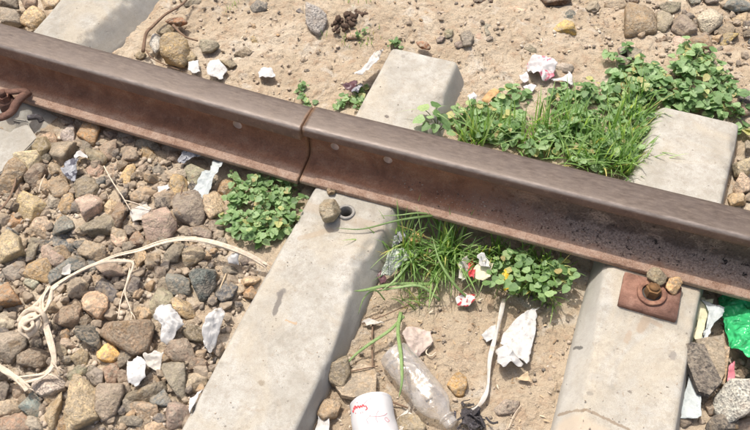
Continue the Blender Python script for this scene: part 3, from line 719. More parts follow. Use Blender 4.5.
A1, A2, A3, A4, A5 = (0, 110, 5.976), (0, 170, 5.976), (0, 230, 5.976), (0, 295, 5.976), (0, 358, 5.976)
B1, B2, B3 = (100, 120, 5.976), (110, 180, 5.976), (115, 235, 5.976)
C1, C2, D1 = (90, 295, 5.976), (100, 358, 5.976), (190, 230, 5.976)
E1, E2, E3, E4, E5 = (130, 0, 5.976), (250, 0, 5.976), (375, 0, 5.976), (500, 0, 5.976), (625, 0, 5.976)
X1, X2, G1, H1, K1 = (500, 50, 5.976), (625, 50, 5.976), (670, 120, 4.3), (550, 320, 3.75), (310, 287, 3.0)
T1 = (0, 0, 3.0)
bed = [
 (A1, [(360,130),(420,80),(450,110),(440,180),(400,190),(362,165)], 'white', 'pale grey angular stone just below the left rail foot, beside the broken sleeper'),
 (A1, [(460,70),(560,60),(600,120),(585,170),(560,215),(510,190),(460,150)], 'ochre', 'orange tan stone half under the left rail foot'),
 (A1, [(370,50),(430,40),(455,70),(420,85),(375,95)], 'gbrown', 'dark stone in the shade where the left rail meets the broken sleeper'),
 (A1, [(585,170),(660,185),(695,210),(692,285),(635,298),(590,250)], 'mauve', 'purplish brown square-sided stone below the orange tan one'),
 (A1, [(522,245),(590,240),(640,300),(620,325),(560,332),(530,290)], 'green', 'greenish grey block touching the purplish square-sided stone'),
 (A1, [(290,200),(360,185),(420,190),(460,230),(430,270),(390,320),(330,300),(290,250)], 'pink', 'large pinkish brown stone below the pale grey angular one'),
 (A1, [(200,190),(320,130),(345,150),(340,190),(270,215),(225,240)], 'tan', 'flat tan stone lying along the broken edge of the left sleeper'),
 (A1, [(150,260),(205,200),(230,240),(190,280)], 'ltan', 'small pale stone at the tip of the flat tan stone'),
 (A1, [(232,245),(275,230),(310,290),(270,320),(240,290)], 'dgrey', 'small black stone near the left sleeper'),
 (A1, [(160,340),(210,295),(270,330),(285,370),(230,430),(205,465),(160,440),(155,390)], 'mauve', 'upright purplish brown slab of stone below the small black stone'),
 (A1, [(285,330),(320,310),(355,330),(370,370),(310,390),(285,360)], 'ltan', 'pale tan stone right of the upright purplish slab'),
 (A1, [(105,310),(140,280),(165,300),(150,340),(110,350)], 'ochre', 'small orange stone against the left sleeper flank'),
 (A1, [(40,370),(100,350),(150,360),(150,400),(90,420),(45,410)], 'pale', 'pitted light grey stone against the left sleeper flank'),
 (A1, [(632,110),(700,112),(705,150),(670,180),(635,160)], 'gbrown', 'grey brown stone tucked under the rail foot left of the foil wrapper'),
 (A1, [(510,360),(560,340),(620,360),(600,400),(540,400)], 'brown', 'brown stone left of the top end of the straw'),
 (A1, [(620,345),(700,312),(720,350),(700,400),(645,410)], 'brown', 'brown stone under the top end of the straw'),
 (A1, [(450,310),(540,290),(540,330),(490,345)], 'tan', 'tan stone just below the torn white scrap'),
 (A2, [(290,40),(340,20),(400,60),(420,110),(400,150),(340,180),(300,130),(285,80)], 'tan', 'rough tan lump between the purplish slab and the green grey stone'),
 (A2, [(435,90),(480,40),(550,50),(590,100),(590,145),(540,150),(480,180),(450,160)], 'green', 'large greenish grey stone above the pink diamond-shaped one'),
 (A2, [(465,215),(535,135),(605,180),(610,235),(510,300),(470,250)], 'pink', 'pale pink diamond-shaped stone in the ballast'),
 (A2, [(345,180),(385,140),(435,140),(445,190),(425,235),(385,265),(350,235)], 'ochre', 'rounded orange stone left of the pink diamond-shaped one'),
 (A2, [(305,365),(330,325),(390,280),(430,300),(445,350),(400,375),(350,400),(310,390)], 'blue', 'flat blue grey stone below the rounded orange stone'),
 (A2, [(100,210),(170,145),(230,160),(280,210),(270,240),(190,300),(130,290)], 'tan', 'long tan block with a flat top, left of the rounded orange stone'),
 (A2, [(45,350),(60,280),(80,240),(125,292),(155,303),(100,335)], 'ochre', 'orange brown wedge at the lower left of the long tan block'),
 (A2, [(190,330),(210,290),(270,280),(300,320),(280,360),(210,365)], 'ltan', 'pale block directly left of the flat blue grey stone'),
 (A2, [(0,40),(50,60),(70,120),(50,150),(-20,150),(-20,50)], 'ochre', 'orange tan stone cut by the left picture edge below the sleeper'),
 (A2, [(95,80),(150,78),(155,115),(110,165),(90,130)], 'ltan', 'tan stone beside the leathery brown strip'),
 (A2, [(-10,270),(25,265),(32,330),(0,350),(-15,330)], 'brown', 'brown stone at the left edge above the big pink-flecked one'),
 (A2, [(480,340),(560,300),(640,260),(700,280),(700,370),(640,400),(540,395)], 'gbrown', 'big dusty brown stone below and right of the pink diamond'),
 (A2, [(662,405),(690,370),(750,375),(765,430),(740,460),(680,450)], 'ltan', 'round cream stone touching the big dusty brown one'),
 (A2, [(600,240),(660,170),(700,200),(700,260),(630,265)], 'tan', 'tan stone right of the pink diamond-shaped one'),
 (A3, [(-15,60),(60,30),(130,60),(145,150),(90,195),(20,210),(-15,200)], 'tan', 'big pink-flecked tan block at the left edge'),
 (A3, [(150,150),(175,40),(240,40),(250,60),(200,180),(160,175)], 'gbrown', 'narrow brown slab on edge, right of the pink-flecked block'),
 (A3, [(265,40),(300,25),(420,100),(480,120),(440,135),(380,130)], 'blue', 'long thin grey slab pointing down to the right'),
 (A3, [(255,110),(310,100),(380,150),(390,200),(330,220),(280,190),(250,150)], 'pink', 'speckled pinkish stone under the long thin slab'),
 (A3, [(300,260),(420,170),(500,180),(550,210),(420,270),(310,290)], 'blue', 'grey slab crossed by the fibre strap'),
 (A3, [(25,255),(60,215),(150,180),(155,240),(110,305),(40,290)], 'pale', 'light grey tan stone below the pink-flecked block'),
 (A3, [(155,215),(200,170),(300,170),(300,240),(290,320),(240,320),(215,290),(155,280)], 'ochre', 'grey and orange cube-like stone above the strap knot'),
 (A3, [(135,320),(150,288),(210,290),(240,322),(190,350)], 'white', 'whitish stone chip just above the strap knot'),
 (A3, [(405,340),(430,285),(490,280),(525,320),(500,390),(440,410),(410,395)], 'pink', 'rough pinkish stone between the two fibre strands'),
 (A3, [(520,330),(590,270),(640,300),(700,380),(690,430),(640,430),(600,370),(540,360)], 'blue', 'long blue grey stone under the thin fibre strand'),
 (A3, [(500,390),(530,365),(600,375),(645,420),(640,480),(590,530),(520,490)], 'ltan', 'cream block below the long blue grey stone'),
 (A3, [(-20,330),(60,330),(120,390),(130,440),(80,470),(-20,460)], 'ochre', 'bright orange stone at the left edge beside the knot'),
 (A3, [(470,110),(530,80),(620,110),(640,150),(560,180),(480,160)], 'tan', 'flat tan stone behind the arch of the strap'),
 (A3, [(90,350),(130,330),(170,380),(120,405)], 'mauve', 'small stone between the bright orange stone and the strap'),
 (A3, [(560,215),(640,190),(720,215),(730,270),(650,290),(600,260)], 'ltan', 'flat sandy stone framed by strap and hanging strand'),
 (A4, [(-15,100),(40,110),(80,140),(75,190),(30,210),(-15,210)], 'pale', 'light grey stone at the left edge, level with the knot'),
 (A4, [(-15,240),(90,210),(150,240),(160,300),(60,400),(-15,400)], 'grey', 'big dull grey stone at the left edge below the knot'),
 (A4, [(320,110),(360,60),(440,45),(485,80),(470,150),(400,190),(330,170)], 'brown', 'large rounded brown stone right of the knot'),
 (A4, [(405,210),(470,160),(530,155),(590,240),(600,290),(560,330),(500,315),(470,250)], 'dgrey', 'dark slate blue pointed stone in the lower ballast'),
 (A4, [(360,220),(385,190),(415,215),(410,260),(375,275)], 'ochre', 'small yellowish stone touching the dark slate one'),
 (A4, [(330,290),(370,275),(400,340),(370,380),(335,340)], 'ltan', 'pale stone right of the downward fibre tail'),
 (A4, [(175,290),(200,255),(250,260),(262,320),(200,325)], 'green', 'greenish stone left of the downward fibre tail'),
 (A4, [(580,350),(640,290),(690,310),(725,360),(660,400),(600,390)], 'yellow', 'cream and orange stone below the big layered one'),
 (A4, [(130,350),(200,320),(270,340),(280,410),(200,430),(120,420)], 'tan', 'tan stone with a whitish patch beside the frayed fibre tail'),
 (A4, [(420,370),(470,330),(530,350),(520,400),(450,415)], 'brown', 'brown stone directly under the dark slate stone'),
 (A5, [(195,155),(250,110),(330,110),(390,150),(385,190),(320,230),(250,235),(200,200)], 'ltan', 'oval pitted stone below the frayed strap end'),
 (A5, [(120,265),(165,200),(220,210),(250,280),(245,335),(190,358),(140,320)], 'blue', 'smooth grey green cobble near the lower left corner'),
 (A5, [(60,160),(120,150),(175,200),(150,240),(90,250),(65,210)], 'brown', 'brown stone under the cut strap end'),
 (A5, [(385,290),(420,190),(490,120),(570,190),(600,260),(605,345),(500,420),(430,430),(385,370)], 'tan', 'large wedge-shaped tan stone at the bottom of the ballast'),
 (A5, [(585,300),(592,200),(650,155),(747,160),(740,220),(690,330),(630,380),(603,340)], 'pink', 'large pinkish angular stone right of the wedge-shaped one'),
 (A5, [(510,90),(560,50),(620,90),(615,150),(570,165),(530,130)], 'grey', 'rounded grey stone above the wedge-shaped one'),
 (A5, [(620,60),(690,30),(710,70),(690,150),(640,150)], 'tan', 'tan stone right of the rounded grey one'),
 (A5, [(240,430),(270,340),(340,220),(390,190),(395,230),(340,370),(335,440)], 'tan', 'long leaning tan stone left of the wedge-shaped one'),
 (A5, [(-15,370),(100,335),(180,370),(190,440),(-15,450)], 'tan', 'sandy tan stone in the lower left corner'),
 (A5, [(395,105),(470,40),(520,60),(500,110),(420,140)], 'green', 'greenish tan stone above the tip of the wedge-shaped one'),
 (A5, [(-15,290),(90,252),(118,310),(90,340),(-15,350)], 'pink', 'pinkish stone at the left edge near the lower corner'),
 (A5, [(-15,150),(40,140),(55,200),(30,260),(-15,270)], 'gbrown', 'brown stone at the left edge under the strap'),
 (A5, [(340,370),(390,340),(430,400),(400,450),(345,440)], 'ochre', 'orange stone between the leaning and the wedge-shaped stone'),
 (B1, [(105,380),(150,280),(200,265),(215,310),(170,385),(120,392)], 'ochre', 'slanting orange stone right of the long straw'),
 (B1, [(125,260),(140,160),(190,140),(220,190),(215,240),(160,260)], 'ltan', 'tall pale tan stone below the rail foot'),
 (B1, [(500,300),(530,255),(600,280),(650,310),(620,350),(560,400),(520,370)], 'green', 'dark greenish stone below the foil wrapper'),
 (B1, [(240,220),(260,180),(330,180),(350,220),(290,245)], 'ochre', 'orange sandy lump below the rail foot'),
 (B1, [(215,150),(230,115),(300,125),(380,170),(380,190),(260,175)], 'gbrown', 'dark flat stone under the rail foot left of the foil'),
 (B1, [(120,110),(200,100),(210,120),(150,160),(105,140)], 'gbrown', 'shaded brown stone under the rail foot above the tall pale one'),
 (B1, [(310,300),(350,260),(390,300),(385,330),(330,335)], 'grey', 'small grey pointed stone in the sandy patch'),
 (B1, [(400,200),(470,190),(500,230),(460,260),(400,240)], 'brown', 'brown stone left of the foil wrapper'),
 (B2, [(125,85),(180,45),(270,25),(275,70),(200,135),(130,130)], 'tan', 'tan wedge stone right of the straw'),
 (B2, [(640,20),(690,0),(747,10),(745,80),(700,105),(640,70)], 'ochre', 'round orange tan stone between the plastic strip and the creeping weed'),
 (B2, [(570,130),(600,75),(660,80),(680,140),(660,200),(600,235),(570,190)], 'pink', 'egg-shaped pinkish stone beside the creeping weed'),
 (B2, [(400,140),(440,80),(510,65),(555,110),(565,200),(540,255),(480,265),(405,235),(395,190)], 'gbrown', 'big rounded brown stone below the plastic strip'),
 (B2, [(205,220),(270,180),(340,165),(395,200),(400,270),(350,330),(270,360),(210,350),(200,280)], 'gbrown', 'biggest dusty brown boulder above the strap arch'),
 (B2, [(270,140),(300,100),(350,100),(375,140),(360,170),(280,175)], 'dgrey', 'small dark blue stone behind the dusty boulder'),
 (B2, [(10,330),(50,310),(100,330),(95,390),(50,405),(15,370)], 'ltan', 'rounded cream stone left of the orange triangle stone'),
 (B2, [(100,395),(150,300),(205,360),(208,398)], 'tan', 'triangular tan orange stone touching the strap'),
 (B2, [(400,320),(490,280),(560,270),(605,310),(600,360),(500,340)], 'gbrown', 'flat grey brown stone behind the top of the strap'),
 (B2, [(570,260),(640,240),(680,290),(650,335),(605,312)], 'pink', 'pinkish stone below the egg-shaped one'),
 (B2, [(365,50),(380,-30),(450,-20),(455,50),(400,120)], 'ochre', 'orange earthy lump with a stalk lying along it'),
 (B2, [(10,150),(70,130),(100,200),(60,290),(20,290)], 'brown', 'dusty brown stone left of the cream paper scrap'),
 (B3, [(445,240),(540,140),(600,200),(600,300),(545,380),(500,385),(465,320)], 'dgrey', 'large dark grey speckled stone below the strap'),
 (B3, [(300,250),(340,230),(410,245),(440,290),(450,345),(380,350),(320,325)], 'blue', 'grey block left of the dark speckled stone'),
 (B3, [(410,100),(440,60),(510,75),(545,130),(500,170),(420,200)], 'ltan', 'pale sandy stone under the strap'),
 (B3, [(290,130),(340,60),(405,45),(408,80),(380,150),(320,150)], 'gbrown', 'smooth grey brown stone in the hollow of the strap'),
 (B3, [(620,310),(660,270),(735,310),(700,380),(640,400),(600,360)], 'blue', 'grey triangular stone close to the middle sleeper'),
 (B3, [(210,400),(270,320),(340,350),(350,390),(320,430),(290,480),(215,450)], 'pale', 'pale grey slab above the crumpled white paper'),
 (B3, [(110,200),(150,220),(150,300),(120,360),(75,350),(85,260)], 'grey', 'grey rough stone beside the hanging strand'),
 (B3, [(180,160),(210,110),(270,120),(260,180),(200,200)], 'brown', 'crumbly brown lump under the strap arch'),
 (B3, [(265,190),(290,150),(330,160),(320,210),(285,215)], 'grey', 'small dark grey stone under the strap arch'),
 (B3, [(630,200),(700,190),(740,230),(660,240)], 'gbrown', 'grey brown stone below the white pebble'),
 (B3, [(120,100),(185,95),(190,140),(140,190),(120,150)], 'tan', 'orange brown stone right under the strap bend'),
 (C1, [(80,170),(130,135),(250,150),(330,150),(390,180),(385,240),(350,310),(300,340),(220,335),(130,280),(110,220)], 'brown', 'largest stone, layered brown grey, in the lower ballast'),
 (C1, [(440,340),(500,265),(580,270),(620,340),(590,400),(500,400)], 'gbrown', 'rough pitted brown stone between crumpled paper and white roll'),
 (C1, [(490,50),(530,20),(620,80),(640,130),(570,140),(500,90)], 'tan', 'tan stone above the white paper roll'),
 (C1, [(560,240),(620,190),(690,210),(680,290),(600,280)], 'brown', 'brown stone left of the white paper roll'),
 (C1, [(570,410),(640,385),(700,400),(690,440),(590,450)], 'brown', 'brown stone below the white paper roll'),
 (C1, [(330,30),(300,90),(330,140),(260,145),(240,100)], 'brown', 'brown stone behind the layered boulder'),
 (C2, [(365,60),(420,30),(505,30),(520,90),(515,220),(470,235),(430,180)], 'green', 'greenish grey slab near the middle sleeper'),
 (C2, [(135,270),(170,210),(260,170),(380,140),(400,190),(330,240),(240,260)], 'brown', 'long brown stone below the white chip'),
 (C2, [(140,285),(240,265),(330,280),(350,330),(300,365),(220,340)], 'mauve', 'rounded brown stone under the long brown one'),
 (C2, [(110,335),(200,355),(260,385),(250,420),(150,405)], 'gbrown', 'brown stone at the bottom edge'),
 (C2, [(525,40),(600,20),(650,30),(605,68),(530,80)], 'brown', 'small brown stone against the middle sleeper'),
 (C2, [(530,105),(600,85),(635,120),(565,205),(530,195)], 'pink', 'reddish brown stone against the middle sleeper'),
 (C2, [(105,90),(160,90),(185,140),(110,150)], 'brown', 'brown stone left of the white chip'),
 (C2, [(400,300),(480,270),(530,300),(480,400),(420,430),(400,380)], 'mauve', 'brown stone in the angle of sleeper and bottom edge'),
 (C2, [(270,410),(340,380),(390,400),(380,450),(280,450)], 'tan', 'tan stone cut by the bottom edge left of the middle sleeper'),
 (D1, [(320,360),(370,335),(395,370),(370,410),(320,400)], 'ochre', 'small orange stone touching the middle sleeper'),
 (D1, [(300,170),(350,150),(370,190),(310,210)], 'grey', 'small grey stone under the right end of the strap'),
 (D1, [(300,300),(370,270),(430,290),(380,325),(320,330)], 'tan', 'flat tan stone beside the middle sleeper'),
]
for crop, px, col, lab in bed:
    spk = 'speckled' in lab or 'pitted' in lab
    stone(px, col, lab, crop=crop, g0=-.040, mat='granite' if spk and col in ('dgrey', 'ltan', 'pale') else 'stone', fac=1.6 if ('rough' in lab or 'pitted' in lab or 'crumbly' in lab or 'lump' in lab) else 1.)

O1 = (0, 0, 1)
for px_, c_, l_ in [([(36,139),(47,136),(51,148),(41,157),(31,151)], 'tan', 'tan stone pressed against the upper flank of the left sleeper near body'), ([(20,154),(34,146),(41,158),(31,169),(19,167)], 'ltan', 'pale stone pressed against the middle flank of the left sleeper near body'), ([(2,171),(18,160),(27,172),(15,186),(-2,187)], 'tan', 'tan stone pressed against the lowest flank of the left sleeper near body')]:
    stone(px_, c_, l_, crop=O1, g0=-.034, hf=.9)
far = [   # crop, polygon, colour, label, ground height, height factor
 (E1, [(200,350),(215,260),(270,190),(330,230),(350,280),(310,350),(260,370)], 'ochre', 'large orange and grey stone behind the rail beside the left sleeper', -.04, .75),
 (E1, [(160,190),(190,150),(255,140),(265,175),(205,215)], 'brown', 'brown stone above the large orange and grey one', -.035, .6),
 (E1, [(415,270),(440,235),(500,235),(535,270),(490,300),(430,305)], 'grey', 'oval grey stone on the sand behind the left rail', -.04, .6),
 (E1, [(115,260),(130,205),(180,215),(190,280),(150,320)], 'white', 'white crystalline stone in the angle of rail and left sleeper', -.04, .7),
 (E1, [(540,370),(600,350),(640,385),(600,405)], 'gbrown', 'flat dull stone above the white scraps by the rail', -.045, .4),
 (E1, [(290,-15),(440,-15),(420,15),(320,20)], 'gbrown', 'dark stone at the top edge right of the left sleeper', -.04, .6),
 (E1, [(620,320),(690,280),(735,310),(700,345)], 'brown', 'low brown stone in the sand behind the rail', -.048, .35),
 (E1, [(20,330),(70,300),(100,330),(60,350)], 'tan', 'small tan stone touching the rail at the left sleeper', -.045, .6),
 (E1, [(310,330),(350,290),(400,340),(380,365),(320,360)], 'brown', 'brown stone just left of the white scraps', -.045, .5),
 (E2, [(5,30),(60,-5),(105,20),(95,65),(30,70)], 'dgrey', 'dark blue grey stone at the top edge above the sand', -.035, .6),
 (E2, [(335,130),(350,60),(400,30),(440,70),(460,120),(430,170),(370,180)], 'pale', 'mottled light grey stone left of the dark dung', -.03, .7),
 (E2, [(275,65),(310,45),(350,50),(330,80),(290,80)], 'gbrown', 'small stone touching the mottled light grey one', -.035, .5),
 (E2, [(0,230),(40,205),(100,220),(80,255),(20,265)], 'ochre', 'flat orange stone sunk in the sand', -.052, .3),
 (E2, [(570,190),(620,165),(660,180),(640,230),(580,230)], 'ltan', 'pale round lump below the dark dung', -.04, .4),
 (E2, [(700,150),(740,130),(765,150),(740,175)], 'grey', 'grey pebble right of the dark dung', -.035, .5),
 (E3, [(155,100),(175,80),(210,120),(205,155),(165,145)], 'gbrown', 'upright grey brown pebble above the middle sleeper end', -.03, .6),
 (E3, [(430,110),(450,90),(490,100),(490,130),(440,130)], 'grey', 'grey pebble near the top right of the middle sleeper', -.028, .5),
 (E3, [(505,90),(520,75),(575,125),(570,140),(530,130)], 'grey', 'narrow grey pebble slanting down right', -.028, .5),
 (E3, [(415,200),(440,165),(465,175),(460,215),(420,225)], 'gbrown', 'dark pebble, upper of two touching ones behind the middle sleeper', -.028, .7),
 (E3, [(365,235),(390,215),(420,225),(400,250),(370,250)], 'gbrown', 'dark pebble, lower of two touching ones behind the middle sleeper', -.028, .7),
 (E3, [(510,220),(550,200),(590,235),(570,270),(530,270)], 'grey', 'round dark grey stone behind the middle sleeper', -.025, .7),
 (E3, [(470,250),(510,240),(530,275),(480,280)], 'grey', 'small grey stone left of the round dark grey one', -.03, .5),
 (E3, [(650,170),(670,145),(705,160),(700,210),(665,220)], 'grey', 'smooth grey green pebble standing on the sand', -.027, .5),
 (E3, [(590,150),(640,140),(640,165),(600,165)], 'pink', 'pink pebble behind the middle sleeper', -.028, .5),
 (E3, [(600,210),(625,190),(640,235),(610,240)], 'pink', 'pinkish pebble right of the round dark grey stone', -.028, .5),
 (E3, [(585,-15),(700,-15),(705,12),(640,18),(590,10)], 'dbrown', 'dark brown lump at the top edge above the middle sleeper', -.02, .6),
 (E4, [(235,-20),(440,-20),(410,12),(350,20),(270,16)], 'dbrown', 'long dark brown lump at the top edge', -.02, .6),
 (E4, [(290,180),(310,135),(380,130),(430,170),(460,208),(400,200),(330,190)], 'yellow', 'bright yellow flat stone on the sand near the top', -.028, .4),
 (E4, [(380,110),(400,70),(450,55),(465,85),(420,110)], 'blue', 'slate blue chip above the bright yellow stone', -.025, .5),
 (E4, [(130,290),(170,260),(215,275),(215,315),(160,320)], 'green', 'grey green stone above the crumpled pink wrapper', -.032, .4),
 (E4, [(505,40),(550,10),(600,30),(590,60),(530,60)], 'gbrown', 'dark grey brown stone left of the big pale slab', -.02, .6),
 (E4, [(605,-15),(747,-15),(740,55),(690,60),(625,38)], 'ltan', 'big pale slab at the top edge', -.025, .5),
 (E4, [(10,30),(80,-10),(180,10),(185,60),(160,100),(60,90),(20,60)], 'ltan', 'wide pale lump half buried near the top', -.035, .4),
 (E4, [(100,160),(160,130),(225,140),(210,175),(140,180)], 'tan', 'low tan stone left of the bright yellow one', -.035, .35),
 (E4, [(20,210),(60,190),(130,210),(110,235),(40,235)], 'gbrown', 'low grey brown stone half sunk in the sand', -.035, .35),
 (E4, [(600,150),(640,130),(690,150),(690,180),(620,180)], 'tan', 'small tan stone left of the big tan boulder', -.03, .5),
 (E4, [(580,232),(650,205),(700,220),(680,245),(600,247)], 'tan', 'low sandy stone below left of the big tan boulder', -.035, .35),
 (X1, [(300,85),(340,70),(440,105),(435,135),(380,130),(320,105)], 'grey', 'flat dark stone right of the crumpled pink wrapper', -.035, .4),
 (X1, [(318,208),(380,190),(435,225),(425,270),(378,280)], 'grey', 'flat dark round stone below the white wrapper tail', -.038, .35),
 (E5, [(-25,100),(0,50),(100,45),(180,90),(185,190),(90,215),(0,210),(-25,160)], 'tan', 'big tan boulder among the stones at top right', -.022, .62),
 (E5, [(190,60),(260,90),(280,140),(240,190),(190,170)], 'grey', 'grey stone touching the big tan boulder', -.022, .7),
 (E5, [(190,12),(260,5),(325,20),(330,50),(270,80)], 'gbrown', 'ridge-topped dark stone above the grey one at top right', -.015, .6),
 (E5, [(280,100),(370,90),(430,130),(420,200),(350,215),(290,180)], 'gbrown', 'wide grey brown stone in the top right cluster', -.022, .6),
 (E5, [(430,120),(460,70),(540,60),(585,100),(570,150),(500,195),(455,170)], 'ltan', 'large pitted cream stone in the top right cluster', -.02, .7),
 (E5, [(540,180),(590,140),(660,150),(650,200),(570,220)], 'mauve', 'purplish grey stone behind the yellow pebble at top right', -.022, .5),
 (E5, [(570,240),(590,205),(650,185),(680,205),(640,240),(600,275),(570,265)], 'yellow', 'yellow pebble at top right', -.022, .7),
 (E5, [(380,265),(410,210),(490,215),(525,240),(510,300),(440,290)], 'tan', 'tan stone casting a dark shadow left of the yellow pebble', -.022, .8),
 (E5, [(275,225),(320,215),(380,240),(350,290),(290,280)], 'pink', 'pinkish stone above the leafy weed', -.025, .55),
 (E5, [(150,250),(180,205),(270,220),(280,250),(200,270)], 'dbrown', 'dark reddish stone below the big tan boulder', -.028, .5),
 (E5, [(600,30),(620,-15),(760,-15),(760,50),(660,60)], 'blue', 'large blue grey stone in the top right corner', -.015, .6),
 (E5, [(610,100),(680,90),(760,60),(760,110),(700,150),(640,140)], 'ltan', 'flat pale stone below the blue grey corner stone', -.025, .4),
 (E5, [(400,310),(430,300),(475,330),(460,350),(400,345)], 'ltan', 'small pale round stone above the leafy weed', -.028, .6),
 (E5, [(5,300),(60,285),(90,320),(80,380),(20,350)], 'grey', 'grey stone standing in the leafy weed', -.02, .9),
 (E5, [(-50,340),(-5,330),(35,380),(0,410),(-50,390)], 'gbrown', 'brown grey stone at the left side of the leafy weed', -.022, .8),
 (E5, [(-45,285),(-5,280),(10,320),(-30,330)], 'grey', 'small dark stone above left in the leafy weed', -.022, .8),
 (E5, [(60,420),(100,410),(110,450),(60,470)], 'gbrown', 'brown stone buried among the weed leaves', -.022, .8),
 (E5, [(0,0),(85,-12),(75,12),(20,22)], 'dbrown', 'dark chip above the big tan boulder', -.018, .5),
 (E5, [(370,-15),(450,-15),(460,10),(400,25)], 'gbrown', 'brown stone at the top edge above the pitted cream one', -.015, .5),
 (E5, [(470,-20),(570,-20),(560,10),(490,15)], 'grey', 'grey stone at the top edge left of the corner stone', -.015, .5),
 (X2, [(640,245),(760,245),(760,310),(690,300)], 'blue', 'blue grey stone at the right edge beyond the right sleeper', -.022, .6),
 (X2, [(560,280),(640,262),(682,310),(660,370),(600,340)], 'tan', 'reddish tan stone right of the weed at the right edge', -.025, .7),
 (X2, [(690,320),(760,318),(760,380),(700,390)], 'pink', 'pinkish stone at the right edge below the blue grey one', -.025, .6),
 (X2, [(620,200),(650,180),(680,200),(650,225)], 'gbrown', 'small dark pebble right of the leafy weed', -.025, .6),
 (X2, [(555,115),(590,105),(605,122),(570,135)], 'pink', 'pale pink chip on the sand at right', -.028, .4),
 (X2, [(715,225),(760,210),(760,250),(725,250)], 'ltan', 'pale stone at the right edge above the blue grey one', -.022, .5),
 (G1, [(280,190),(320,155),(350,160),(350,240),(290,230)], 'ltan', 'tan stone beside the right sleeper at the right edge, upper of three', -.03, .8),
 (G1, [(270,290),(300,250),(350,245),(350,300),(290,320)], 'pink', 'pinkish grey stone beside the right sleeper, middle of three', -.035, .8),
 (G1, [(255,350),(300,305),(335,310),(320,360),(262,368)], 'tan', 'tan stone where the right sleeper meets the rail, lowest of three', -.04, .8),
 (G1, [(322,100),(350,80),(350,135),(325,130)], 'gbrown', 'brown stone at the right edge just beyond the sleeper corner', -.03, .8),
 (T1, [(-10,25),(45,32),(62,55),(60,72),(0,72),(-10,50)], 'grey', 'grey stone in the top left corner touching the rail', -.025, .7),
 (T1, [(65,50),(115,28),(138,40),(130,60),(95,82),(70,70)], 'tan', 'orange tan stone between rail and left sleeper at the top left', -.02, .7),
 (T1, [(122,-5),(180,-5),(165,22),(130,26)], 'ltan', 'pale stone at the top edge left of the left sleeper', -.015, .6),
 (T1, [(60,-10),(110,-10),(110,22),(75,25)], 'brown', 'brown stone at the top edge near the left corner', -.02, .6),
 (T1, [(-10,-10),(50,-10),(55,20),(0,22)], 'gbrown', 'grey brown stone right in the top left corner', -.02, .6),
]
for crop, px, col, lab, g0, hf in far:
    stone(px, col, lab, crop=crop, g0=g0, hf=hf, mat='granite' if ('mottled' in lab or 'pitted' in lab or 'crystalline' in lab) else 'stone', lift=.28, fac=1.4 if 'lump' in lab else 1.)

right = [
 (H1, [(640,260),(690,225),(760,225),(760,340),(700,370),(670,320)], 'white', 'large light granite stone with black flecks at the right edge', -.035, .7, 'granite'),
 (H1, [(580,320),(605,290),(640,310),(630,345),(600,360)], 'brown', 'small brown stone below the stacked dark slabs', -.055, .7, 'stone'),
 (H1, [(600,380),(640,335),(690,370),(690,415),(600,418)], 'dgrey', 'dark grey stone left of the light granite at the bottom', -.055, .7, 'stone'),
 (H1, [(690,380),(730,360),(760,365),(760,418),(690,418)], 'brown', 'brown stone in the bottom right corner', -.055, .6, 'stone'),
 (K1, [(410,290),(440,260),(470,270),(465,315),(430,315)], 'yellow', 'flat yellow stone right of the plastic bottle', -.070, .35, 'stone'),
 (K1, [(545,365),(590,338),(630,345),(620,375),(570,385)], 'grey', 'flat dark grey oval stone right of the charred scrap', -.071, .3, 'stone'),
 (K1, [(55,240),(80,205),(110,200),(120,260),(100,300),(60,285)], 'ltan', 'pale rounded stone against the middle sleeper, left of the broken slab', -.06, .6, 'stone'),
 (K1, [(20,380),(45,340),(95,350),(80,390),(40,400)], 'tan', 'tan earth lump at the foot of the middle sleeper near the cup', -.068, .5, 'stone'),
 (K1, [(250,400),(300,375),(350,400),(340,440),(260,440)], 'ltan', 'pale lump between the cup and the bottle', -.068, .35, 'stone'),
]
for crop, px, col, lab, g0, hf, mt in right:
    stone(px, col, lab, crop=crop, g0=g0, hf=hf, mat=mt, lift=.3)

# broken slabs stacked at the right of the right sleeper
def slab(px, z, tilt, th, col, label, crop, s=0):
    ox, oy, k = crop; W = np.array([at(ox+x/k, oy+y/k, z) for x, y in px]); c = W.mean(0)
    L = W-c; n = len(L)
    bm = bmesh.new()
    top = [bm.verts.new((p[0], p[1], p[0]*tilt[0]+p[1]*tilt[1]+th/2)) for p in L]
    bot = [bm.verts.new((p[0]*1.02, p[1]*1.02, p[0]*tilt[0]+p[1]*tilt[1]-th/2)) for p in L]
    bm.faces.new(top); bm.faces.new(bot[::-1])
    for i in range(n): bm.faces.new((top[i], bot[i], bot[(i+1) % n], top[(i+1) % n]))
    bmesh.ops.recalc_face_normals(bm, faces=bm.faces)
    bmesh.ops.triangulate(bm, faces=bm.faces[:])
    bmesh.ops.subdivide_edges(bm, edges=bm.edges[:], cuts=4, use_grid_fill=True)
    V = np.array([v.co[:] for v in bm.verts]); F = [[v.index for v in f.verts] for f in bm.faces]; bm.free()
    V = V+np.stack([fbm(V*60+s, 3, 40+i) for i in range(3)], 1)*.0016
    o = obj('broken_slab', V, F, M['stone'], None, True, c); o.color = (*COL[col], 1)
    o.data.polygons.foreach_set('use_smooth', np.zeros(len(o.data.polygons), bool))
    tag(o, label, 'slab', 'broken dark slabs beside the right sleeper')
slab([(540,80),(640,75),(655,200),(640,238),(600,190),(560,110)], -.030, (.1, .25), .010, 'gbrown', 'flat grey brown slab lying under the darker slab', H1, 3)
slab([(490,100),(530,95),(570,112),(640,238),(600,278),(562,262),(520,175)], -.014, (.25, .3), .010, 'slate', 'darkest slab leaning on the right sleeper, on top', H1, 9)
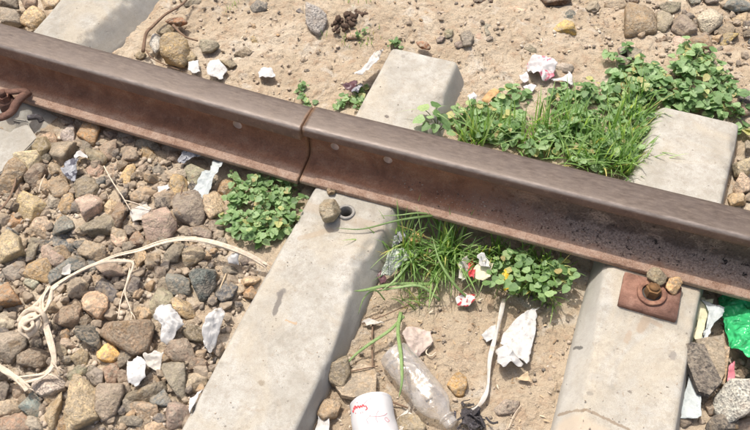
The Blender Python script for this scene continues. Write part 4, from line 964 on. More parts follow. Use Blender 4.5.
slab([(95,330),(72,292),(100,262),(150,232),(190,240),(200,262),(198,325),(130,335)], -.058, (.03, -.06), .009, 'chalk', 'broken pale flat slab between the middle sleeper and the bottle', K1, 21)
slab([(645,112),(664,118),(658,240),(640,236)], -.035, (0, .3), .012, 'tan', 'narrow tan slab splinter right of the dark slabs', H1, 14)

# broken concrete of the left sleeper: near part and shoulder, parts of that sleeper
def chunk(px, z, H, mat, parent, ploc, sharp=40, s=1):
    W = np.array([at(x, y, z+H*.35) for x, y in px]); c = W.mean(0)
    V = stone_verts(W[:, :2]-c[:2], H, sharp, s, .35)
    o = obj('broken_shoulder', V, F4, mat, parent, True, (c[0]-ploc[0], c[1]-ploc[1], z))
    return o
def prism_part(name, px, ztop, zbot, mat, parent, ploc, slope=(0, 0), s=0):
    W = np.array([at(x, y, ztop) for x, y in px]); c = W.mean(0); L = W-c
    bm = bmesh.new(); n = len(L)
    top = [bm.verts.new((p[0], p[1], ztop+p[0]*slope[0]+p[1]*slope[1])) for p in L]
    bot = [bm.verts.new((p[0]*1.0, p[1]*1.0, zbot)) for p in L]
    bm.faces.new(top); bm.faces.new(bot[::-1])
    for i in range(n): bm.faces.new((top[i], bot[i], bot[(i+1) % n], top[(i+1) % n]))
    bmesh.ops.recalc_face_normals(bm, faces=bm.faces)
    bmesh.ops.bevel(bm, geom=bm.edges[:], offset=.002, segments=2, affect='EDGES')
    bmesh.ops.triangulate(bm, faces=bm.faces[:])
    bmesh.ops.subdivide_edges(bm, edges=bm.edges[:], cuts=3, use_grid_fill=True)
    V = np.array([v.co[:] for v in bm.verts]); F = [[v.index for v in f.verts] for f in bm.faces]; bm.free()
    V = V+np.stack([fbm(V*50+s, 3, 60+i) for i in range(3)], 1)*.0012
    return obj(name, V, F, mat, parent, False, (c[0]-ploc[0], c[1]-ploc[1], 0))
prism_part('near_body', [(-60, 112), (-2, 127), (10, 132), (14, 128), (28, 124), (37, 138), (10, 166), (-4, 176), (-60, 215)], -.008, -.2, M['concrete_grey'], s1, (-.98, 0), (0, 0), 4)
prism_part('broken_shoulder', [(14, 124), (24, 113), (31, 116), (38, 118), (46, 112), (60, 116), (61, 130), (46, 136), (37, 138), (28, 124)], -.030, -.2, M['concrete_grey'], s1, (-.98, 0), (-.35, .15), 8)

# filler stones between the traced ones: shared shapes, each its own object
shapes = []
for i in range(20):
    r = np.random.default_rng(900+i); n = r.integers(5, 8)
    a = np.sort(r.uniform(0, 2*math.pi, n)+0)*1.; a = np.linspace(0, 2*math.pi, n, endpoint=False)+r.uniform(-.3, .3, n)
    rad = r.uniform(.75, 1.15, n); poly = np.stack([np.cos(a)*rad*r.uniform(.85, 1.2), np.sin(a)*rad*.85], 1)*.02
    I4b, F4b = I4, F4
    V = stone_verts(poly, .026, [60, 90, 140][i % 3], 900+i)
    shapes.append(mesh_np('stone_shape', V, F4, M['stone']))
def inpoly(p, poly):
    c = False; n = len(poly); j = n-1
    for i in range(n):
        if ((poly[i][1] > p[1]) != (poly[j][1] > p[1])) and (p[0] < (poly[j][0]-poly[i][0])*(p[1]-poly[i][1])/(poly[j][1]-poly[i][1]+1e-12)+poly[i][0]): c = not c
        j = i
    return c
def free(p, rad):
    for c, W in stone_polys:
        d = math.hypot(p[0]-c[0], p[1]-c[1])
        if d > .09: continue
        if inpoly(p, c+(W-c)*.82): return False
    return True
bed_px = [(-30, 150), (30, 150), (62, 138), (110, 140), (150, 155), (214, 176), (215, 215), (232, 262), (262, 268), (244, 305), (176, 445), (-30, 445)]
def scatter(px_poly, zp, n, rmin, rmax, colours, label, ztop, cap, group='ballast stones and rubble beside the rails', sep=.8, s=1):
    r = random.Random(s); W = [at(x, y, zp)[:2] for x, y in px_poly]
    xs_ = [p[0] for p in W]; ys_ = [p[1] for p in W]; placed = []; tries = 0
    while len(placed) < n and tries < 30000:
        tries += 1
        p = (r.uniform(min(xs_), max(xs_)), r.uniform(min(ys_), max(ys_)))
        rad = rmin+(rmax-rmin)*r.random()**1.8
        if not inpoly(p, W) or not free(p, rad): continue
        if any(math.hypot(p[0]-q[0], p[1]-q[1]) < sep*(rad+q[2]) for q in placed): continue
        placed.append((p[0], p[1], rad))
    for (x, y, rad) in placed: FILL.append((rad, x, y, ztop(x, y), r.choice(colours), group, r.random()))
FILL = []
used_labels = set()
bedcol = ['tan', 'brown', 'gbrown', 'ltan', 'grey', 'blue', 'grey', 'brown', 'tan', 'pink', 'blue']
scatter(bed_px, -.03, 230, .008, .021, bedcol, 'small dusty stone wedged between the larger ballast stones left of the middle sleeper', lambda x, y: gz(x, y)+.007+random.uniform(0, .008), 165, 'small ballast stones in the gaps', s=2)
scatter([(600, -20), (770, -20), (770, 60), (690, 45), (600, 35)], -.02, 14, .008, .016, bedcol, 'small stone filling the cluster at the top right corner', lambda x, y: gz(x, y)+.010, 14, 'small stones of the top right cluster', s=3)
scatter([(690, 345), (770, 345), (770, 450), (676, 450)], -.05, 16, .008, .015, bedcol, 'small stone in the rubble right of the right sleeper', lambda x, y: gz(x, y)+.010, 16, 'small stones right of the right sleeper', s=4)
scatter([(100, -30), (-60, -30), (-60, 40), (34, 20)], -.03, 8, .010, .018, bedcol, 'small stone in the top left corner behind the rail', lambda x, y: gz(x, y)+.012, 8, 'small stones in the top left corner', s=5)
scatter([(742, 120), (790, 100), (790, 240), (728, 205)], -.04, 10, .008, .016, bedcol, 'small stone at the right edge beside the right sleeper', lambda x, y: gz(x, y)+.012, 8, 'small stones at the right edge', s=6)

scatter([(380, -20), (790, -20), (790, 130), (715, 84), (600, 52), (480, 64), (400, 42)], -.028, 60, .0035, .0105, bedcol, '', lambda x, y: gz(x, y)+.006, 0, 'small stones of the top right cluster', s=7)
scatter([(180, -20), (380, -20), (330, 74), (240, 64), (190, 58)], -.04, 26, .003, .008, bedcol, '', lambda x, y: gz(x, y)+.005, 0, 'small stones in the top left corner', s=8)
scatter([(600, -20), (790, -20), (790, 70), (640, 40)], -.02, 50, .006, .014, bedcol, '', lambda x, y: gz(x, y)+.009, 0, 'small stones of the top right cluster', s=9)
scatter(bed_px, -.03, 260, .004, .009, bedcol, '', lambda x, y: gz(x, y)+.004+random.uniform(0, .007), 0, 'small ballast stones in the gaps', s=10, sep=.6)
n_hero = sum(1 for o in C.objects if o.get('category') == 'stone')
FILL.sort(key=lambda q: -q[0]); rest = []; made = 0
for rad, x, y, zt, cn, group, u in FILL:
    r = random.Random(int(u*1e6)); k = rad/.02; sc = (k*r.uniform(.85, 1.2), k*r.uniform(.85, 1.2), k*r.uniform(.8, 1.15)); rot = (r.uniform(-.6, .6), r.uniform(-.6, .6), r.uniform(0, 6.28))
    lab = near_label(x, y, cn)
    if made >= 296-n_hero or lab in used_labels:
        rest.append((rad, x, y, zt)); continue
    used_labels.add(lab); made += 1
    o = bpy.data.objects.new('ballast_stone', r.choice(shapes)); C.objects.link(o)
    o.scale = sc; o.rotation_euler = rot; o.location = (x, y, zt-rad*.5)
    c = COL[cn]; f = r.uniform(.85, 1.1); o.color = (c[0]*f, c[1]*f, c[2]*f, 1)
    tag(o, lab, 'stone', group)
parts_v = []; parts_f = []; off_ = 0
for i, (rad, x, y, zt) in enumerate(rest):
    r = np.random.default_rng(4000+i); n = int(r.integers(5, 8)); a = np.linspace(0, 2*math.pi, n, endpoint=False)+r.uniform(-.3, .3, n)
    q = np.stack([np.cos(a), np.sin(a)], 1)*r.uniform(.75, 1.15, n)[:, None]*rad; full = stone_verts(q, rad*1.3, 40, 4000+i)
    v = full+[x, y, zt-rad*.5]; parts_v.append(v); parts_f.append(F4+off_); off_ += len(v)
def mat_small():
    m, nt, b = new_mat('small_stones'); g = nt.nodes.new('ShaderNodeNewGeometry'); v = coords(nt)
    c = ramp(nt, g.outputs['Random Per Island'], [(0, (.15, .14, .13)), (.3, (.28, .225, .17)), (.6, (.36, .29, .21)), (.85, (.44, .36, .27)), (1, (.45, .30, .16))])
    c = mix(nt, mth(nt, 'MULTIPLY', gray(nt, noise(nt, v, 160, 5, .65), .42, .6), .6), c, (.46, .37, .27))
    nt.links.new(c, b.inputs['Base Color']); b.inputs['Roughness'].default_value = .92; bump(nt, b, noise(nt, v, 220, 6, .7), 1., .005); return m
if parts_v: tag(obj('small_stones', np.vstack(parts_v), np.vstack(parts_f), mat_small()), 'small stones filling the gaps of the ballast', 'stones', kind='stuff')

# gravel crumbs, past counting
def spread(px_poly, zp, n, rmin, rmax, sink=.3, power=2.5, s=1):
    r = np.random.default_rng(s); W = [at(x, y, zp)[:2] for x, y in px_poly]
    lo = np.min(W, 0); hi = np.max(W, 0); P = []
    while len(P) < n:
        p = r.uniform(lo, hi)
        if inpoly(p, W): P.append(p)
    P = np.array(P); rad = rmin+(rmax-rmin)*r.random(n)**power
    return np.column_stack([P, ground_z(P[:, 0], P[:, 1])+rad*(1-sink)*.55]), rad
pa, ra = spread(bed_px, -.045, 4600, .0010, .0068, s=1, power=2.8)
pb, rb = spread([(140, -30), (790, -30), (790, 210), (600, 185), (140, 60)], -.04, 4200, .0006, .0050, s=2, power=7)
pc, rc = spread([(350, 200), (620, 265), (560, 450), (280, 450), (345, 340)], -.07, 1500, .0007, .0042, s=3, power=4.5)
pd, rd = spread([(690, 290), (790, 290), (790, 450), (670, 450)], -.06, 500, .001, .006, s=4)
pe, re_ = spread([(560, -30), (790, -30), (790, 130), (700, 90), (600, 45)], -.03, 600, .001, .007, s=5, power=3)
crumb_m = mat_crumb('gravel_crumbs', [(0, (.10, .09, .08)), (.15, (.24, .20, .155)), (.45, (.36, .29, .215)), (.85, (.45, .37, .285)), (1, (.54, .47, .38))])
tag(crumbs('gravel', np.vstack([pa, pb, pc, pd, pe]), np.concatenate([ra, rb, rc, rd, re_]), crumb_m), 'fine gravel and earth crumbs scattered over the sand', 'gravel', kind='stuff')

def flakes(n, polys, s):
    r = np.random.default_rng(s); parts = []
    for px, z, k in polys:
        pts, _ = spread(px, z, k, .001, .002, s=s+k)
        for p in pts:
            a = r.uniform(0, 6.28); l = r.uniform(.003, .012); w_ = r.uniform(.0005, .0022); d = np.array([math.cos(a), math.sin(a), r.uniform(-.15, .3)])
            parts.append(blade_geo(p-d*l*.5+[0, 0, .001], p+d*l*.5+[0, 0, .0015], w_*2, r.uniform(0, .002), int(r.integers(1e6)), 4))
    return merge(parts)
LATE = True
def on_top(px, z, n, s):
    r = np.random.default_rng(s); W = [at(x, y, z)[:2] for x, y in px]; lo = np.min(W, 0); hi = np.max(W, 0); P = []
    while len(P) < n:
        p = r.uniform(lo, hi)
        if inpoly(p, W): P.append((p[0], p[1], z+.0006))
    return np.array(P), .0004+.0012*r.random(n)**4
q1, u1 = on_top([(300, 215), (390, 232), (350, 290), (290, 430), (190, 430), (262, 290)], -.008, 110, 1)
q2, u2 = on_top([(608, 320), (686, 340), (672, 430), (570, 430), (590, 360)], -.008, 70, 2)
q3, u3 = on_top([(395, 52), (450, 64), (425, 120), (368, 108)], .001, 40, 3)
tag(crumbs('sleeper_grit', np.vstack([q1, q2, q3]), np.concatenate([u1, u2, u3]), crumb_m), 'fine grit lying on the tops of the concrete sleepers', 'grit', kind='stuff')
# dark dry dung heap, clod on the sleeper, stones on the plate
def lumps(name, px, z, rmin, rmax, n, mat, label, cat, s, th=.012, crop=None, zf=1.):
    ox, oy, k = crop or (0, 0, 1); px = [(ox+x/k, oy+y/k) for x, y in px]
    W = np.array([at(x, y, z)[:2] for x, y in px]); c = W.mean(0)
    r = np.random.default_rng(s); P = []
    while len(P) < n:
        p = r.uniform(W.min(0), W.max(0))
        if inpoly(p, W):
            d = 1-min(1, np.hypot(*(p-c))/.06); P.append((p[0], p[1], z+th*d*r.uniform(.1, 1)))
    rad = r.uniform(rmin, rmax, n)
    parts = []
    for p, q in zip(P, rad):
        a = r.uniform(.7, 1.3, 3); V = I3*(1+.22*fbm(I3*1.9+p[0]*90, 3, s))[:, None]*q*a*[1, 1, zf]
        parts.append((V+np.array(p)-[c[0], c[1], z], F3))
    V, F = merge(parts); o = obj(name, V, F, mat, None, True, (c[0], c[1], z)); tag(o, label, cat); return o
lumps('dung_heap', [(480,120),(560,100),(640,60),(700,70),(710,100),(640,140),(560,200),(490,190)], -.030, .003, .008, 46, M['dung'], 'dark brown crumbly dry dung on the sand near the top', 'dung', 5, .012, E2)
o = stone([(204,150),(212,110),(250,97),(285,115),(288,165),(270,188),(245,190),(220,202),(206,180)], 'gbrown', 'brown earth clod on the middle sleeper left of the bolt hole', crop=(280, 180, 5), g0=.002, hf=.9, lift=.45, fac=2.6, name='earth_clod', cat='clod', group='loose stones lying on the concrete')
stone([(234,52),(250,42),(275,50),(272,66),(242,68)], 'tan', 'small tan pebble on the middle sleeper touching the rail foot', crop=(280, 180, 5), g0=.002, hf=.8, lift=.4, fac=1.5, group='loose stones lying on the concrete')
stone([(392,190),(390,160),(425,130),(470,140),(495,175),(480,205),(440,225),(420,215)], 'mauve', 'purplish rusty stone on the rail foot above the bolt', crop=(570, 240, 5), g0=.014, hf=.65, lift=.5, group='loose stones lying on the concrete')
stone([(484,230),(500,195),(545,185),(560,215),(545,245),(500,250)], 'ochre', 'yellow brown clod on the plate right of the bolt', crop=(570, 240, 5), g0=.012, hf=.75, lift=.5, fac=2., group='loose stones lying on the concrete')
stone([(205,120),(250,95),(310,110),(345,135),(290,155),(230,140)], 'rust', 'rust red curved shard above the stones by the left sleeper', crop=E1, g0=-.028, hf=.35, name='pottery_shard', cat='shard', group='rust red shards')
stone([(245,250),(270,240),(330,275),(320,295),(270,285)], 'rust', 'rust red shard just behind the middle sleeper end', crop=E3, g0=-.022, hf=.45, name='pottery_shard', cat='shard', group='rust red shards')

# ------------------------------------------------------------------ plants
def leaf_geo(p, r, nrm, yaw, fold=.25, n=12, ratio=1.15, cup=.15):
    """one rounded leaf: centre p, radius r, up vector nrm"""
    nrm = nrm/np.linalg.norm(nrm)
    a = np.array([math.cos(yaw), math.sin(yaw), 0]); u = a-(a@nrm)*nrm; u /= np.linalg.norm(u); v = np.cross(nrm, u)
    V = [p]
    pts = []
    for i in range(n):
        t = 2*math.pi*i/n; x = math.cos(t)*r*ratio; k_ = 1+.09*math.cos(3*t)+.06*math.cos(5*t+yaw*3); x *= k_; y = math.sin(t)*r*(1-.18*math.cos(t))*k_
        z = fold*abs(y)+cup*-(x/r)**2*r*.5
        pts.append(p+x*u+y*v+z*nrm)
    V += pts
    F = [(0, 1+i, 1+(i+1) % n) for i in range(n)]
    return V, F
def tube_pts(a, b, r, bend=0.):
    m_ = (a+b)/2+np.array([0, 0, bend]); return sweep(np.array([a, m_, b]), [r, r*.8, r*.6], [r, r*.8, r*.6], 5)
def weed(name, px_poly, zp, n, rl, hmax, label, seed, mat='leaf', individual=False, density_fn=None, cat='weed', group=None, tilt=.5):
    r = np.random.default_rng(seed); W = np.array([at(x, y, zp)[:2] for x, y in px_poly]); c = W.mean(0)
    root = empty(name, (c[0], c[1], gz(*c)), label, cat, group); org = np.array([c[0], c[1], gz(*c)])
    # sprigs: each a short stem with a few leaves
    sp = []; t = 0
    nsp = max(3, n//6)
    while len(sp) < nsp and t < 20000:
        t += 1; p = r.uniform(W.min(0), W.max(0))
        if inpoly(p, W) and (n < 100 or individual or t > 15000 or vnoise(np.array([[p[0]*26, p[1]*26, seed*.37]]), 5)[0] > -.12+.25*r.random()): sp.append(p)
    leaves = []; stems = []
    for p in sp:
        g = gz(*p); hgt = hmax*r.uniform(.35, 1.)
        tocen = (c-p)*r.uniform(.1, .35); base = np.array([p[0]+tocen[0], p[1]+tocen[1], g-.002])
        tip = np.array([p[0], p[1], g+hgt]); stems.append(tube_pts(base, tip, .0009, .004))
        for k in range(int(n/nsp)+r.integers(0, 2)):
            f = r.uniform(.35, 1.05); a = r.uniform(0, 6.28); d = r.uniform(.3, 1.5)*rl*1.6
            q = base*(1-f)+tip*f+np.array([math.cos(a)*d, math.sin(a)*d, r.uniform(-.3, .5)*rl])
            q[2] = max(q[2], g+.003)
            nr = np.array([math.cos(a)*tilt*r.uniform(0, 1), math.sin(a)*tilt*r.uniform(0, 1), 1.])+r.normal(0, .18, 3)
            leaves.append((q, rl*r.uniform(.4, 1.25), nr, a))
            stems.append(tube_pts(base*(1-f)+tip*f, q, .0005, .001))
    if individual:
        leaves.sort(key=lambda l: -l[1]*(1+6*l[0][2]))
        for q, rr, nr, a in leaves[:296]:
            V, F = leaf_geo(np.zeros(3), rr, nr, a, r.uniform(.1, .35))
            obj('leaf', V, F, M['leaf_single'], root, True, tuple(q-org))
        V, F = merge([leaf_geo(q-org, rr, nr, a, r.uniform(.1, .35)) for q, rr, nr, a in leaves[296:]])
        tag(obj('small_leaves', V, F, M[mat], root), kind='stuff')
    else:
        V, F = merge([leaf_geo(q-org, rr, nr, a, r.uniform(.1, .35)) for q, rr, nr, a in leaves])
        tag(obj('leaves', V, F, M[mat], root), kind='stuff')
    V, F = merge([(v-org, f) for v, f in stems]); tag(obj('stems', V, F, M['stem'], root), kind='stuff')
    return root
def blade_geo(base, tip, w, sag, seed, n=9, curl=.0):
    r = np.random.default_rng(seed); base = np.array(base, float); tip = np.array(tip, float)
    mid = (base+tip)/2+np.array([0, 0, sag]); side0 = np.cross(tip-base, [0, 0, 1.])
    if np.linalg.norm(side0) < 1e-5: side0 = np.array([1., 0, 0])
    side0 /= np.linalg.norm(side0); roll = r.uniform(-.5, .5)
    V = []
    for i in range(n):
        t = i/(n-1); p = (1-t)**2*base+2*t*(1-t)*mid+t*t*tip
        ww = w*.5*min(1, .55+t*2)*max(.04, (1-t**2.2)); s = side0*math.cos(roll)+np.array([0, 0, 1])*math.sin(roll)
        V += [p-s*ww, p-np.array([0, 0, ww*.35]), p+s*ww]
    F = []
    for i in range(n-1):
        for j in (0, 1): F.append((i*3+j, i*3+j+1, i*3+j+4, i*3+j+3))
    return np.array(V), F
def tuft(px_poly, zp, n, L, w, label, seed, lean=(0, 0), spread_=.6, mat='grass', group=None, name='grass_tuft', clumps=6):
    r = np.random.default_rng(seed); W = np.array([at(x, y, zp)[:2] for x, y in px_poly]); c = W.mean(0); org = np.array([c[0], c[1], gz(*c)])
    root = empty(name, tuple(org), label, 'grass', group)
    cs = []
    while len(cs) < clumps:
        p = r.uniform(W.min(0), W.max(0))
        if inpoly(p, W): cs.append(p)
    parts = []
    for i in range(n):
        p = cs[i % clumps]+r.normal(0, .010, 2); g = gz(*p)
        l = L*r.uniform(.45, 1.1); a = r.uniform(0, 6.28); e = r.uniform(.1, 1.)*spread_
        d = np.array([math.cos(a)*e+lean[0], math.sin(a)*e+lean[1]])
        hor = min(.95, np.hypot(*d)); d = d/(np.hypot(*d)+1e-9)*hor
        tip = np.array([p[0]+d[0]*l, p[1]+d[1]*l, g+l*math.sqrt(max(.03, 1-hor*hor))*.85])
        parts.append(blade_geo(np.array([p[0], p[1], g-.003])-org, tip-org, w*r.uniform(.6, 1.2), l*r.uniform(.1, .35), seed*1000+i))
    V, F = merge(parts); tag(obj('blades', V, F, M[mat], root), kind='stuff'); return root

weed('creeping_weed', [(232,176),(262,178),(296,186),(302,205),(300,232),(288,250),(262,246),(240,240),(218,228),(220,205),(238,196)], -.03, 620, .0062, .034,
     'bright creeping weed with small round leaves between ballast and the middle sleeper, below the joint', 21, individual=True, group='creeping weeds')
weed('creeping_weed', [(298,86),(312,80),(325,88),(322,104),(304,102)], -.04, 26, .006, .022, 'small weed sprig behind the rail left of the joint', 22, group='creeping weeds')
weed('creeping_weed', [(334,100),(356,88),(374,82),(366,104),(352,112),(336,108)], -.04, 60, .006, .02, 'low weed strip along the far left flank of the middle sleeper', 23, group='creeping weeds')
weed('creeping_weed', [(384,42),(396,34),(404,40),(404,50),(390,52)], -.03, 24, .005, .022, 'tiny weed at the far end of the middle sleeper', 24, group='creeping weeds')
weed('creeping_weed', [(354,32),(368,28),(380,36),(372,44),(356,42)], -.03, 22, .0042, .015, 'tiny weed right of the dark dung', 25, group='creeping weeds')
weed('creeping_weed', [(603,58),(622,52),(634,62),(632,84),(612,84)], -.03, 46, .0078, .036, 'weed sprig climbing left of the grey stones', 26, group='leafy weeds at the upper right')
weed('leafy_weed', [(640,62),(664,50),(700,60),(712,74),(724,86),(726,104),(714,112),(700,118),(680,112),(654,104),(640,96),(630,84)], -.03, 640, .0078, .05,
     'large leafy weed spreading behind the right sleeper', 27, group='leafy weeds at the upper right')
weed('leafy_weed', [(700,100),(722,90),(752,112),(775,140),(750,138),(722,120),(704,114)], -.03, 150, .0078, .04, 'leafy weed trailing round the far corner of the right sleeper', 28, group='leafy weeds at the upper right')
weed('leafy_weed', [(524,112),(560,96),(600,84),(632,88),(648,104),(644,135),(640,184),(600,174),(560,164),(520,154),(484,144),(500,122)], -.04, 950, .0076, .045,
     'broad mat of clover-like weed among grass behind the right rail', 29, group='leafy weeds at the upper right')
weed('leafy_weed', [(446,126),(462,112),(486,118),(496,134),(486,146),(452,138)], -.05, 96, .0072, .05, 'leafy sprigs between the broad-leaved plant and the upright grass tuft', 62, group='leafy weeds at the upper right')
weed('leafy_weed', [(462,116),(490,108),(520,126),(520,152),(470,142)], -.05, 170, .0075, .045, 'weed patch filling the ground between the upright grass tuft and the broad mat', 61, group='leafy weeds at the upper right')
weed('leafy_weed', [(500,96),(520,90),(530,104),(520,128),(498,132),(486,120)], -.04, 90, .0080, .035, 'sparse clover-like weed left of the broad mat', 30, group='leafy weeds at the upper right')
weed('leafy_weed', [(600,92),(650,80),(700,104),(690,112),(655,104),(640,112)], -.035, 170, .0075, .045, 'weed leaves hanging over the far left corner of the right sleeper', 35, group='leafy weeds at the upper right')
# big-leaved plant at the flank of the middle sleeper
bl = empty('broad_leaved_plant', tuple(at(438, 132, -.05)), 'broad-leaved plant leaning over the middle sleeper behind the rail', 'plant'); bo = np.array(bl.location)
for i, (x, y, z, rad, a, tl) in enumerate([(423,108,.022,.0120,2.8,.3),(436,105,.026,.0105,.9,.4),(419,120,.018,.0115,3.6,.3),(426,127,.014,.0095,4.2,.3),(437,114,.024,.0085,0.,.5),(443,119,.012,.011,5.5,.4),(447,127,.006,.009,5.9,.5),(430,117,.027,.0075,2.,.4),(451,133,.0,.0095,.3,.4),(435,128,.008,.009,4.9,.4)]):
    p = at(x, y, z); nr = np.array([math.cos(a)*tl, math.sin(a)*tl, 1.])
    V, F = leaf_geo(np.zeros(3), rad, nr, a, .18, 14); obj('leaf', V, F, M['leaf_single'], bl, True, tuple(p-bo))
    V, F = sweep(catmull([np.zeros(3), (p-bo)*.5+[0, 0, .012], p-bo-[0, 0, .001]], 4), .0009, .0009, 5); obj('stalk', V, F, M['stem'], bl)
for i, (a, b) in enumerate([((432,110,.02),(395,113,.012)), ((432,112,.02),(447,106,.03)), ((432,112,.02),(452,124,.02)), ((436,118,.02),(400,106,.008))][:3]):
    V, F = blade_geo(at(*a)-bo, at(*b)-bo, .0026, .012, 900+i); obj('blade', V, F, M['grass_single'], bl)

gg = 'grass tufts beside the rails'
tuft([(456,140),(482,140),(486,152),(458,148)], -.05, 60, .10, .0056, 'upright grass tuft behind the rail right of the broad-leaved plant', 40, (-.05, .1), .75, group=gg, clumps=4)
tuft([(490,140),(520,122),(560,124),(610,128),(640,150),(640,182),(600,172),(545,158)], -.045, 330, .115, .0046, 'dense bright grass growing through the broad weed mat behind the rail', 41, (0, -.1), 1.1, group=gg, clumps=34)
tuft([(560,128),(630,100),(650,118),(640,150),(590,160)], -.045, 190, .105, .0046, 'bright grass at the far side of the weed mat near the right sleeper', 42, (.05, -.15), .85, group=gg, clumps=15)
tuft([(622,120),(640,118),(640,175),(622,172)], -.045, 120, .085, .0046, 'grass leaning against the far left flank of the right sleeper', 43, (.35, 0), .5, group=gg, clumps=8)
tuft([(398,236),(450,238),(470,250),(440,266),(405,262)], -.06, 330, .115, .0044, 'grass clump below the rail beside the middle sleeper', 44, (-.02, -.42), 1.0, group=gg, clumps=9)
tuft([(450,236),(540,256),(580,274),(560,280),(490,262),(455,252)], -.06, 330, .095, .0042, 'dark shaded grass along the rail foot between the sleepers', 45, (.0, -.5), .8, group=gg, clumps=22)
tuft([(520,292),(545,280),(556,292),(540,306),(522,304)], -.06, 110, .07, .0040, 'small grass tuft below the clover-leaved plant', 46, (0, -.45), .5, group=gg, clumps=4)
tuft([(370,290),(440,270),(460,300),(400,305)], -.065, 44, .06, .0026, 'thin grass straggling over the sand beside the middle sleeper', 47, (-.35, -.3), .6, group=gg, clumps=9)
tuft([(312,26),(330,24),(372,34),(402,44),(380,46),(330,44)], -.035, 40, .022, .0022, 'sparse short grass on the sand near the dung', 48, (0, 0), .7, group=gg, clumps=8)
tuft([(330,0),(350,-4),(372,4),(350,8)], -.03, 26, .022, .002, 'short grass at the top edge above the dung', 49, (0, 0), .7, group=gg, clumps=4)
tuft([(226,0),(250,-4),(250,10),(232,10)], -.03, 26, .022, .0018, 'thin yellowish grass at the top edge behind the left rail', 50, (0, 0), .8, group=gg, clumps=4)
tuft([(470,60),(520,52),(540,70),(500,80)], -.035, 18, .024, .0016, 'dry wisps of grass right of the middle sleeper end', 51, (0, 0), .8, 'dry', group=gg, clumps=7)
# clover-leaved plant with bigger leaves in front
cp = empty('clover_leaved_plant', tuple(at(530, 285, -.07)), 'clover-leaved plant with wide leaves below the right rail, in front of the grass', 'plant'); co = np.array(cp.location)
rr = random.Random(5)
for (x, y) in [(505,251),(514,256),(521,261),(512,266),(499,262),(493,268),(505,274),(497,280),(488,283),(509,283),(517,277),(524,268),(533,265),(541,268),(530,275),(538,278),(547,266),(549,274),(556,270),(562,264),(567,268),(561,276),(554,282),(545,287),(537,291),(528,288),(520,285),(549,293),(543,298),(566,285),(572,280),(558,289),(516,292),(570,272),(535,284),(552,264),(526,258)]:
    for k in range(4 if rr.random() < .55 else 2):
        z = rr.uniform(-.035, -.008); a = rr.uniform(0, 6.28); rad = rr.uniform(.0042, .0088)
        p = at(x+rr.uniform(-4.5, 4.5), y+rr.uniform(-4.5, 4.5), z)
        nr = np.array([math.cos(a)*.45, math.sin(a)*.45, 1.])
        V, F = leaf_geo(np.zeros(3), rad, nr, a, .2, 12); obj('leaf', V, F, M['leaf_single'], cp, True, tuple(p-co))
        V, F = sweep(np.array([(p-co)*.55*np.array([1, 1, 0]), ((p-co)*.8)+[0, 0, -.01], p-co]), .0007, .0007, 5); obj('stalk', V, F, M['stem'], cp)
# long single blades
lb = empty('long_grass', tuple(at(440, 222, -.05)), 'long grass blades arching over the middle sleeper from below the rail', 'grass'); lo = np.array(lb.location)
for i, (pts, wd) in enumerate([([(450,214,-.02),(420,217,.022),(395,221,.014),(362,229,.004),(336,228,.003)], .0055), ([(446,216,-.02),(420,213,.018),(400,215,.02),(380,216,.012)], .004)]):
    P = catmull([at(*p)-lo for p in pts], 6); t = np.linspace(0, 1, len(P))
    V, F = sweep(P, wd*.5*np.clip((1-t)**.6+.05, .05, 1), .0004, 6, roll=.35); obj('blade', V, F, M['grass_single'], lb)
lb = empty('long_grass', tuple(at(399, 320, -.06)), 'two long green blades crossing in front of the plastic bottle', 'grass'); lo = np.array(lb.location)
for pts, wd in [([(401,312,-.05),(398,330,-.03),(401,355,-.008),(402,380,-.005),(399,398,-.02)], .0070), ([(404,316,-.05),(390,330,-.045),(368,345,-.05),(352,358,-.06),(336,378,-.055)], .0055)]:
    P = catmull([at(*p)-lo for p in pts], 6); t = np.linspace(0, 1, len(P))
    V, F = sweep(P, wd*.5*np.clip(1.1-t**3, .1, 1), .0004, 6, roll=.3); obj('blade', V, F, M['grass_single'], lb)
lb = empty('long_grass', tuple(at(340, 290, -.02)), 'pale grass stems lying over the right flank of the middle sleeper', 'grass'); lo = np.array(lb.location)
for pts, wd in [([(430,284,-.05),(395,284,-.03),(365,290,-.018),(354,291,-.01)], .006), ([(440,300,-.06),(420,286,-.03),(395,288,-.03),(372,292,-.03)], .005), ([(385,300,-.06),(375,290,-.03),(364,298,-.03),(358,315,-.05)], .003), ([(425,246,-.05),(410,262,-.02),(395,280,-.02),(380,292,-.03)], .005), ([(470,300,-.06),(455,285,-.03),(440,262,-.01),(432,236,.0)], .005)]:
    P = catmull([at(*p)-lo for p in pts], 6); t = np.linspace(0, 1, len(P))
    V, F = sweep(P, wd*.5*np.clip(1.1-t**3, .1, 1), .0004, 6, roll=.3); obj('blade', V, F, M['grass_single'], lb)

